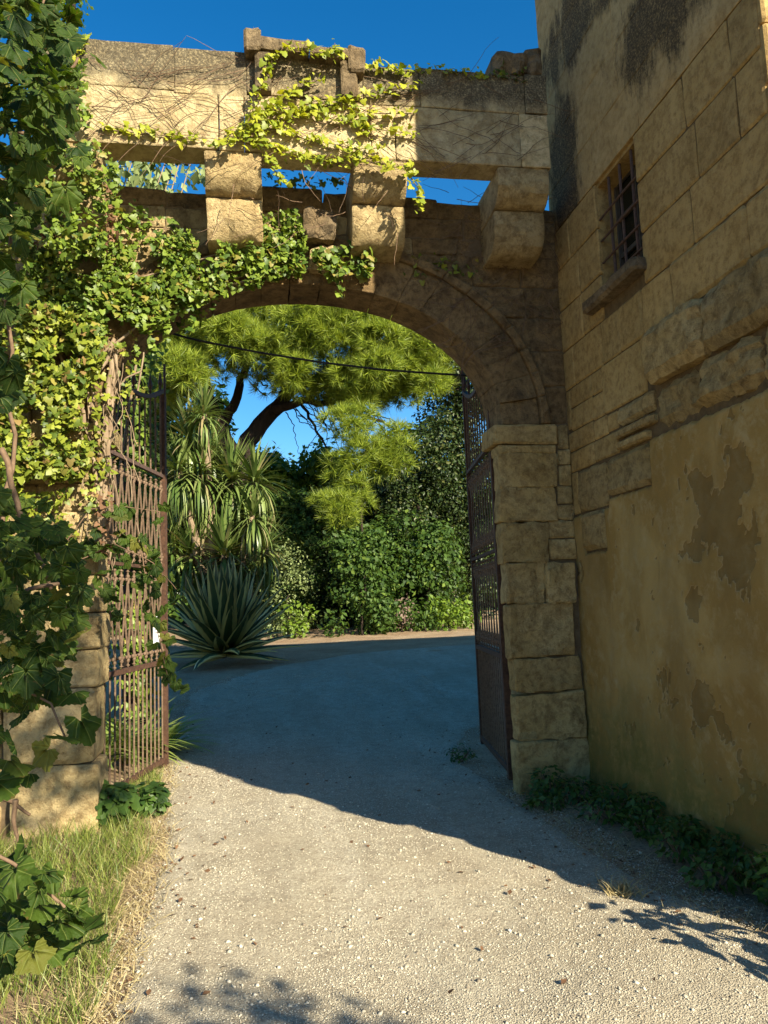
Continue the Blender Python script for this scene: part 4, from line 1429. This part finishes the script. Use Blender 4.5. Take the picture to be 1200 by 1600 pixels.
for i, (x, y, R, h) in enumerate(spots):
    w_ = ('first', 'second', 'third', 'fourth', 'fifth', 'sixth', 'seventh', 'eighth', 'ninth', 'tenth', 'eleventh', 'twelfth', 'thirteenth')[i]
    lab = 'low dark green weed clump at the house wall foot, %s from the gateway jamb' % w_
    t = leafy('weed', lab, 'weed', (x, y, gz(x, y)), R * random.uniform(.8, 1.3), h * random.uniform(.55, 1.0), 170, 0.06, 'weed', group='weed clumps along the foot of the house wall', single=12)
leafy('shrub', 'small sunlit glossy shrub at the right edge beside the house wall', 'shrub', (2.62, 3.62, 0), 0.16, 0.34, 240, 0.075, 'fresh', single=60)
leafy('weed', 'tall weed by the house corner, casting a leafy shadow at the right edge', 'weed', (2.42, 2.78, 0), 0.17, 0.66, 120, 0.11, 'weed', single=10)
leafy('weed', 'green ivy clump at the foot of the left gate leaf', 'weed', (-1.13, 6.35, 0), 0.20, 0.30, 420, 0.085, 'weed', (IVY_V, IVY_F), 120)
leafy('weed', 'dark leafy weeds in the grass in front of the left gate', 'weed', (-0.86, 6.5, 0), 0.15, 0.26, 200, 0.08, 'weed', (IVY_V, IVY_F), 60)
leafy('weed', 'thin weed growing by the foot of the right gate leaf', 'weed', (1.96, 7.6, 0), 0.14, 0.16, 110, 0.05, 'weed', single=20)
# strap leaved clump behind the left gate
def straps(label, base, n, L0, L1, spread, mat, name='strap_plant'):
    t = thing(name, label, 'plant', base)
    bt = blade_template(5, 0.035, 0.7, 0.6)
    a = rng.uniform(0, 2 * math.pi, n)
    el = rng.uniform(0.15, spread, n)
    d = np.stack([np.cos(a) * np.sin(el), np.sin(a) * np.sin(el), np.cos(el)], 1)
    nr = np.stack([-np.cos(a) * np.cos(el), -np.sin(a) * np.cos(el), np.sin(el)], 1)
    P = np.array(base) + np.stack([np.cos(a), np.sin(a), 0 * a], 1) * rng.uniform(0, 0.18, (n, 1))
    leaves(t, 'leaf', bt[0], bt[1], P, frames(nr, d), rng.uniform(L0, L1, n), M[mat])
    return t
straps('sunlit strap leaved plant just behind the left gate bars', (-1.35, 8.9, 0), 130, 0.5, 0.95, 1.0, 'iris')
straps('strap leaved plant seen at the free end of the left gate', (-1.15, 9.3, 0), 80, 0.45, 0.8, 1.1, 'iris')
straps('bright strap leaved plant deep behind the left gate by the trunk', (-1.75, 8.6, 0), 120, 0.6, 1.0, 0.8, 'iris')

# ---------------------------------------------------------------- agave and yucca
def agave(base, R, H, n):
    t = thing('agave', 'large variegated agave rosette with cream edged leaves beside the driveway', 'agave', base)
    t['worldparts'] = 1
    for i in range(n):
        a = i * 2.39996 + random.uniform(-.2, .2)
        f = (i + 0.5) / n
        el = math.radians(4 + 92 * f ** 1.5)
        L = (1.0 + 0.15 * random.random()) * (0.86 if f > 0.75 else 1.0)
        segs = 7
        d = Vector((math.cos(a) * math.sin(el), math.sin(a) * math.sin(el), math.cos(el)))
        side = Vector((-math.sin(a), math.cos(a), 0))
        p = Vector(base) + Vector((math.cos(a), math.sin(a), 0)) * 0.12 + Vector((0, 0, 0.55 * (1 - f) * 0.6 + 0.25))
        V, Fs, UV = [], [], []
        cur = d.copy()
        droop = random.choice((0.6, 1.0, 1.0, 1.4, 2.6))
        L *= random.uniform(0.82, 1.08)
        for s in range(segs + 1):
            u = s / segs
            w = 0.075 * R * (0.65 + 0.75 * math.sin(min(1, u * 1.5 + 0.15) * math.pi * 0.62)) * (1 - u ** 2.4) + 0.004
            nrm = side.cross(cur).normalized()
            fold = w * 0.45
            V += [p - side * w - nrm * -fold, p, p + side * w + nrm * fold, p - nrm * 0.05 * (1 - u)]
            p = p + cur * (L * R / segs)
            cur = (cur + Vector((0, 0, -1)) * (0.03 + 0.05 * f) * droop * (u * 1.4)).normalized()
        for s in range(segs):
            b = 4 * s
            for q, us in (((b, b + 1, b + 5, b + 4), (0, .5, .5, 0)), ((b + 1, b + 2, b + 6, b + 5), (.5, 1, 1, .5)), ((b + 2, b + 3, b + 7, b + 6), (1, .5, .5, 1)), ((b + 3, b, b + 4, b + 7), (.5, 0, 0, .5))):
                Fs.append(q)
                UV += us
        me = poly_mesh('leaf', V, Fs, M['agave'], True)
        uvl = me.uv_layers.new(name='UVMap')
        for k, uval in enumerate(UV):
            uvl.data[k].uv = (uval, 0.5)
        obj('leaf', me, t)
    return t
random.seed(19)
ab = ground_at(352, 1040)
agave(tuple(ab), 1.70, 1.8, 90)
YD = ab[1] + 0.9
def yucca():
    base = at(345, 1030, YD + 0.6)
    base[2] = gz(base[0], base[1])
    t = thing('yucca', 'tall yucca with many heads of sword shaped leaves behind the agave', 'yucca', base)
    heads = [(295, 680, 1.0), (312, 735, 1.0), (362, 745, 1.1), (398, 745, .95), (285, 790, 1.0), (335, 800, 1.1), (372, 800, 1.0), (300, 860, 1.0), (330, 700, .8), (415, 850, .8), (280, 730, .9), (350, 860, 1.0), (395, 800, .8), (270, 850, .9), (385, 860, .8), (318, 640, .7)]
    bt = [blade_template(4, 0.036, b, 0.5) for b in (0.12, 0.4, 0.75)]
    Ls = {0: [], 1: [], 2: []}
    for k, (x, y, s) in enumerate(heads):
        c = at(x, y, YD + random.uniform(-0.6, 0.6))
        n = 190
        a = rng.uniform(0, 2 * math.pi, n)
        el = np.radians(rng.uniform(5, 155, n))
        d = np.stack([np.cos(a) * np.sin(el), np.sin(a) * np.sin(el), np.cos(el)], 1)
        nr = np.stack([-np.cos(a) * np.cos(el), -np.sin(a) * np.cos(el), np.sin(el)], 1)
        B = frames(nr, d)
        P = c + d * 0.08 - np.array((0, 0, 1.0)) * (np.degrees(el)[:, None] / 155) * 0.35
        S = rng.uniform(0.75, 1.15, n) * s * 0.98
        for j, (lo, hi) in enumerate(((0, 50), (50, 100), (100, 200))):
            m_ = (np.degrees(el) >= lo) & (np.degrees(el) < hi)
            Ls[j].append((P[m_], B[m_], S[m_]))
        mid = (np.array(base) * 0.5 + c * 0.5)
        stem_part(t, [base, mid, c - np.array((0, 0, .1))], 0.16, 0.07, 'vine_bark', 'trunk', 12, 0.08, 7, k)
    for j in Ls:
        P, B, S = cat_leaves(Ls[j])
        leaves(t, 'leaf', bt[j][0], bt[j][1], P, B, S, M['yucca'], 100)
yucca()

# ---------------------------------------------------------------- trees
def cloud(clumps, per, size, tmpl, shell=0.55, up_=0.4, down=0.0):
    """leaves over a set of clumps (centre, radii); denser towards each clump's skin"""
    Ps, Ds = [], []
    for c, r in clumps:
        n = max(4, int(per * (r[0] * r[1] * r[2]) ** (2 / 3)))
        d = unit(rng.normal(size=(n, 3)))
        q = rng.uniform(shell ** 3, 1, (n, 1)) ** (1 / 3) * rng.normal(1, 0.10, (n, 1))
        Ps.append(np.array(c) + d * q * np.array(r))
        Ds.append(d)
    P, D = np.concatenate(Ps), np.concatenate(Ds)
    n = len(P)
    nr = D + np.array((0, 0, up_)) + rn(n, 0.5)
    yd = D + rn(n, 0.6) + np.array((0, 0, -down))
    return stamp(tmpl[0], tmpl[1], P, frames(nr, yd), size * (0.5 + 0.95 * rng.uniform(0, 1, n) ** 1.6))

def tufts(clumps, per, size, tmpl=(TUFT_V, TUFT_F)):
    Ps, Ds = [], []
    for c, r in clumps:
        n = max(4, int(per * (r[0] * r[1] * r[2]) ** (2 / 3)))
        d = unit(rng.normal(size=(n, 3)) + (0, 0, 0.25))
        Ps.append(np.array(c) + d * rng.uniform(0.72, 1.0, (n, 1)) * np.array(r))
        Ds.append(d)
    P, D = np.concatenate(Ps), np.concatenate(Ds)
    n = len(P)
    return stamp(tmpl[0], tmpl[1], P, frames(D + (0, 0, 0.6) + rn(n, 0.3), rn(n)), rng.uniform(size * .7, size * 1.2, n))

def crown(t, VT, mat, name='crown'):
    o = obj(name, tri_mesh(name, VT[0], VT[1], M[mat]), t)
    o['kind'] = 'stuff'
    return o

def pixclumps(poly, n, Y0, Y1, r0, r1, squash=0.75):
    out = []
    for x, y in sample_poly(poly, n):
        Y = random.uniform(Y0, Y1)
        r = random.uniform(r0, r1)
        out.append((at(x, y, Y), (r, r, r * squash)))
    return out

random.seed(23)
# stone pine
PYD = 27.0
base = at(372, 1000, PYD)
base[2] = gz(base[0], base[1])
pine = thing('pine_tree', 'broad sunlit umbrella pine with forked dark trunk seen through the arch', 'pine tree', base)
j0 = at(366, 715, PYD)
def limb(pix, ra, rb, name='limb', dY=0.0, k=0):
    pts = [at(x, y, PYD + dY * i / max(1, len(pix) - 1)) for i, (x, y) in enumerate(pix)]
    stem_part(pine, pts, ra, rb, 'bark', name, 16, 0.08, 9, k)
stem_part(pine, [base, at(372, 850, PYD), j0], 0.52, 0.44, 'bark', 'trunk', 14, 0.1, 12)
limb([(366, 725), (345, 670), (322, 615), (312, 570), (300, 520)], 0.34, 0.14, dY=-1)
limb([(366, 725), (395, 680), (430, 640), (455, 605), (470, 550)], 0.36, 0.18, dY=0.6)
limb([(345, 670), (368, 630), (378, 590), (395, 540)], 0.20, 0.10)
limb([(430, 640), (480, 625), (540, 640), (600, 660)], 0.16, 0.05, dY=-1.5)
limb([(322, 615), (290, 600), (262, 590)], 0.10, 0.05)
limb([(455, 605), (520, 580), (590, 560), (640, 560)], 0.16, 0.06, dY=-1)
limb([(470, 630), (500, 680), (515, 710), (525, 740)], 0.06, 0.02)
for k in range(34):
    x0, y0 = random.uniform(440, 600), random.uniform(615, 650)
    limb([(x0, y0), (x0 + random.uniform(0, 40), y0 + random.uniform(10, 35)), (x0 + random.uniform(10, 70), y0 + random.uniform(20, 75))], 0.022, 0.008, 'branch', random.uniform(-1, 1), k)
for k in range(14):
    x0, y0 = random.uniform(250, 420), random.uniform(560, 640)
    limb([(x0, y0), (x0 - random.uniform(0, 40), y0 - random.uniform(5, 35))], 0.03, 0.012, 'branch', -0.6, k)
poly = [(215, 560), (232, 500), (300, 455), (420, 400), (560, 400), (640, 430), (690, 500), (700, 545), (690, 590), (650, 622), (618, 622), (590, 600), (540, 620), (490, 608), (440, 595), (400, 575), (360, 560), (310, 585), (275, 600), (240, 615)]
cl = pixclumps(poly, 250, 23.2, 28.6, 0.42, 0.85)
cl += pixclumps([(600, 560), (690, 560), (690, 610), (640, 640), (610, 620)], 18, 25, 27.0, 0.45, 0.65)
cl += pixclumps([(225, 560), (300, 560), (290, 610), (235, 640)], 14, 25, 28, 0.4, 0.65)
cl += pixclumps([(370, 560), (470, 585), (600, 600), (610, 630), (520, 630), (400, 600)], 26, 24.5, 27.5, 0.35, 0.6)
crown(pine, tufts(cl, 150, 0.40), 'pine')
# younger pine
yp = at(575, 960, 24)
yp[2] = gz(yp[0], yp[1])
pine2 = thing('pine_tree', 'young yellow green pine below the gap of sky, right of the umbrella pine', 'pine tree', yp)
cl = pixclumps([(520, 660), (570, 640), (620, 660), (635, 700), (620, 745), (570, 760), (545, 720)], 24, 23.3, 24.6, 0.34, 0.55)
cl += pixclumps([(500, 770), (540, 760), (570, 770), (565, 810), (530, 820), (500, 800)], 12, 23.2, 24, 0.34, 0.5)
cl += pixclumps([(520, 720), (560, 720), (560, 770), (520, 760)], 8, 23.4, 24.4, 0.34, 0.45)
crown(pine2, tufts(cl, 150, 0.36), 'pine')
stem_part(pine2, [yp, at(565, 820, 24), at(575, 660, 24)], 0.05, 0.03, 'bark', 'trunk', 12, 0.1, 7)

def tree(name, label, cat_, px_, Y, clumps, per, size, mat, tmpl=(QLEAF_V, QLEAF_F), up_=0.4, down=0.0, tr=0.12, top=None, group=None):
    b = at(px_, 985, Y)
    b[2] = gz(b[0], b[1])
    t = thing(name, label, cat_, b, group)
    crown(t, cloud(clumps, per, size, tmpl, 0.45, up_, down), mat)
    c = np.mean([np.array(k[0]) for k in clumps], 0)
    tp = top if top is not None else c
    stem_part(t, [b, (np.array(b) + tp) / 2, tp], tr, tr * .4, 'bark', 'trunk', 10, 0.1, 7)
    return t
# dark conifer on the right
tree('cypress', 'tall dark cypress behind the right gate leaf', 'cypress', 705, 27.5, pixclumps([(690, 520), (760, 470), (800, 600), (800, 960), (650, 960), (640, 800), (650, 650)], 150, 26, 29, 0.5, 0.95, 1.0), 900, 0.13, 'cypress', down=0.4, tr=0.25, top=at(715, 560, 27.5))
tree('evergreen_tree', 'dark evergreen tree right of the young pine', 'tree', 655, 26.5, pixclumps([(630, 690), (660, 640), (700, 660), (700, 900), (620, 920), (610, 760)], 46, 25.5, 27, 0.4, 0.8, 0.9), 800, 0.13, 'cypress', tr=0.2)
# evergreen hedge shrubs
hs_ = [('dark evergreen shrub left of the dark gap in the hedge', 455, 27, [(430, 760), (480, 740), (500, 800), (490, 985), (430, 985)], 30, 'broad'),
       ('deep green shrub in the middle of the hedge below the young pine', 540, 27.5, [(490, 780), (600, 760), (620, 860), (610, 990), (490, 990)], 56, 'cypress'),
       ('leafy green shrub with sunlit face right of the hedge middle', 600, 25.5, [(550, 820), (620, 790), (650, 840), (650, 985), (590, 988), (550, 900)], 40, 'broad'),
       ('dense green shrub in front of the dark evergreen tree', 660, 25.5, [(630, 840), (690, 820), (720, 900), (715, 985), (640, 985)], 32, 'broad')]
for lab, px_, Y, poly, n, mt in hs_:
    tree('evergreen_shrub', lab, 'shrub', px_, Y, pixclumps(poly, n, Y - 1, Y + 1, 0.4, 0.8, 0.9), 640, 0.17, mt, tr=0.07)
tree('evergreen_shrub', 'sunlit leafy shrub hiding the foot of the young pine', 'shrub', 565, 23.4, pixclumps([(515, 850), (560, 815), (605, 850), (610, 990), (515, 990)], 34, 23.1, 23.9, 0.3, 0.55, 0.9), 700, 0.15, 'broad', tr=0.04)
tree('pale_shrub', 'pale olive green shrub right of the agave', 'shrub', 450, 24, pixclumps([(425, 860), (455, 850), (480, 890), (480, 985), (430, 990), (415, 940)], 28, 23.4, 25, 0.3, 0.5, 0.9), 420, 0.10, 'pale_shrub', tr=0.05)
tree('fresh_shrub', 'low bright green leafy plant at the foot of the pale shrub', 'shrub', 462, 23.5, pixclumps([(445, 945), (485, 945), (490, 985), (445, 988)], 12, 23, 24, 0.22, 0.4, 0.8), 380, 0.15, 'fresh', tr=0.03)
tree('fresh_shrub', 'bright green bush beside the end of the right gate leaf', 'shrub', 700, 24.0, pixclumps([(660, 960), (690, 935), (735, 935), (745, 985), (660, 988)], 20, 23.5, 25, 0.3, 0.5, 0.8), 360, 0.16, 'fresh', tr=0.04)
tree('dry_shrub', 'dry purplish shrub in front of the hedge', 'shrub', 628, 24, pixclumps([(618, 940), (638, 935), (640, 980), (618, 982)], 7, 23.6, 24.4, 0.22, 0.34, 1.1), 420, 0.10, 'purple', tr=0.03)
tree('low_shrub', 'small dark shrub on the soil right of the dry purplish one', 'shrub', 665, 23.8, pixclumps([(645, 960), (690, 955), (690, 988), (645, 988)], 10, 23.5, 24.3, 0.25, 0.4, 0.8), 340, 0.13, 'broad', tr=0.03)
# trees further back behind the sky gap
bk = [('green tree in the distance left of the sky gap', 430, 33, [(380, 760), (420, 715), (460, 740), (480, 800), (380, 800)], 18),
      ('green tree in the distance below the sky gap', 500, 34, [(470, 740), (510, 700), (540, 740), (540, 800), (470, 800)], 16),
      ('green tree in the distance behind the yucca', 330, 32, [(270, 640), (330, 620), (390, 740), (390, 850), (260, 850)], 34),
      ('green tree in the distance right of the sky gap', 640, 33, [(600, 700), (640, 680), (660, 760), (640, 820), (590, 820)], 18)]
for lab, px_, Y, poly, n in bk:
    tree('broadleaf_tree', lab, 'tree', px_, Y, pixclumps(poly, n, Y - 1, Y + 1.5, 0.6, 1.1, 0.9), 300, 0.30, 'fresh', tr=0.2)
tree('broadleaf_tree', 'dark tree far left behind the gate and yucca', 'tree', 240, 30, pixclumps([(120, 560), (270, 600), (280, 960), (120, 960)], 60, 28, 31, 0.8, 1.3, 1.0), 300, 0.32, 'broad', tr=0.25)
wood = [('dark tree at the back of the garden, behind the pale shrub', 440), ('dark tree at the back of the garden, behind the hedge middle', 530), ('dark tree at the back of the garden, below the sky gap', 610),
        ('dark tree at the back of the garden, behind the cypress', 720), ('dark tree at the back of the garden, behind the agave', 340)]
for lab, px_ in wood:
    tree('dark_tree', lab, 'tree', px_, 35, pixclumps([(px_ - 75, 770), (px_ + 75, 760), (px_ + 80, 990), (px_ - 80, 990)], 40, 34, 37, 0.8, 1.4, 1.0), 260, 0.42, 'cypress', tr=0.2)
# ivy covered trunk behind the left gate
b = at(212, 1150, 10.5); b[2] = 0.02
it = thing('ivy_covered_tree', 'ivy covered tree trunk rising behind the left gate', 'tree', b)
stem_part(it, [b, at(212, 800, 10.5), at(212, 480, 10.5), at(205, 300, 10.5)], 0.17, 0.13, 'bark', 'trunk', 24, 0.04, 10)
pp = [(random.gauss(222, 14), random.uniform(380, 1120)) for _ in range(2200)]
P = np.array([at(x, y, 10.3 + random.uniform(-.12, .12)) for x, y in pp])
leaves(it, 'leaf', IVY_V, IVY_F, P, frames(np.array((0.3, -1, 0.4)) + rn(len(P), .5), np.array((0, 0, -1.0)) + rn(len(P), .4)), rng.uniform(.05, .09, len(P)), M['ivy_green'], 60)
# cypress whose tip shows above the wall on the left
cb_ = at(120, 985, 11.5); cb_[2] = gz(cb_[0], cb_[1])
ct = thing('cypress', 'sunlit cypress rising behind the left end of the parapet', 'cypress', cb_)
cl = [(np.array((cb_[0] + random.gauss(-0.15, .16), cb_[1] + random.gauss(0, .25), z)), (.34, .34, .5)) for z in np.arange(1.0, 13, 0.22)]
crown(ct, cloud(cl, 900, 0.09, (QLEAF_V, QLEAF_F), 0.6, 0.9), 'fresh')
stem_part(ct, [cb_, (cb_[0] - .15, cb_[1], 12.5)], 0.14, 0.04, 'bark', 'trunk', 8, 0.03, 7)
# light foliage seen through the left machicolation
bb = at(120, 985, 9.2); bb[2] = gz(bb[0], bb[1])
bt_ = thing('bamboo', 'pale leafy shoots seen through the left gap under the parapet', 'bamboo', bb)
P = np.array([at(random.uniform(170, 320), random.uniform(225, 300), random.uniform(8.8, 10)) for _ in range(420)])
keep = np.array([noise.noise(Vector(p) * 3) > -0.05 for p in P])
P = P[keep]
leaves(bt_, 'leaf', QLEAF_V, QLEAF_F, P, frames(rn(len(P)) + (0, -1, 0.3), np.array((0, 0, -1)) + rn(len(P), .4)), rng.uniform(.10, .2, len(P)), M['pale_shrub'], 60)
for k in range(7):
    x = random.uniform(190, 315)
    stem_part(bt_, [bb, at(x - 60, 420, 9.2), at(x + random.uniform(-10, 10), 230, 9.2)], 0.02, 0.006, 'vine_bark', n=10, seed=k)

# shrubs and a tree behind the camera: outside the picture, they shade the left foreground
sh = thing('garden_tree', 'leafy garden tree standing behind the viewpoint', 'tree', (1.1, -2.4, 0))
cl = []
def puff(n, c, sd, r):
    for k in range(n):
        cl.append((tuple(c[i] + sd[i] * max(-1.5, min(1.5, random.gauss(0, 1))) for i in range(3)), r))
puff(40, (2.15, -2.3, 5.0), (.42, .3, .5), (.36, .36, .28))
puff(40, (3.7, -2.3, 6.0), (.36, .3, .50), (.34, .34, .26))
puff(9, (1.72, -2.3, 2.85), (.14, .2, .16), (.2, .2, .16))
puff(18, (1.5, -2.3, 7.0), (.6, .4, .5), (.36, .36, .28))
crown(sh, cloud(cl, 420, 0.12, (QLEAF_V, QLEAF_F), 0.3), 'broad')
stem_part(sh, [(1.1, -2.4, 0), (1.15, -2.4, 2.6), (2.0, -2.3, 5.0)], 0.11, 0.05, 'bark', 'trunk', 10, 0.04, 7)
stem_part(sh, [(2.0, -2.3, 5.0), (2.9, -2.3, 5.9), (3.7, -2.3, 6.2)], 0.05, 0.02, 'bark', 'limb', 8, 0.04, 6)
stem_part(sh, [(1.15, -2.4, 2.4), (1.7, -2.3, 2.85)], 0.03, 0.01, 'bark', 'limb', 6, 0.02, 6)
leafy('garden_shrub', 'low garden shrub standing behind the viewpoint', 'shrub', (3.15, -2.3, 0), 0.75, 3.3, 4200, 0.11, 'broad', stems=4)

# fallen leaves and bits lying on the drive and by the walls
random.seed(51)
fl_ = []
while len(fl_) < 420:
    y = random.uniform(2.6, 11)
    x = random.choice((XL(y) + abs(random.gauss(0, .25)), XR(y) - abs(random.gauss(0, .22)), XR(y) + random.uniform(0, .4), random.uniform(XL(y), XR(y))))
    if x < 2.6: fl_.append((x, y, gz(x, y) + 0.02))
P = np.array(fl_)
n = len(P)
V, T = stamp(QLEAF_V, QLEAF_F, P, frames(np.array((0, 0, 1.0)) + rn(n, .3), rn(n) * (1, 1, .1)), rng.uniform(.02, .05, n))
tag(obj('leaf_litter', tri_mesh('leaf_litter', V, T, M['dead'])), 'scattered fallen brown leaves on the driveway edges', 'leaf litter', kind='stuff')
for o in bpy.data.objects:
    if 'worldparts' in o:
        del o['worldparts']
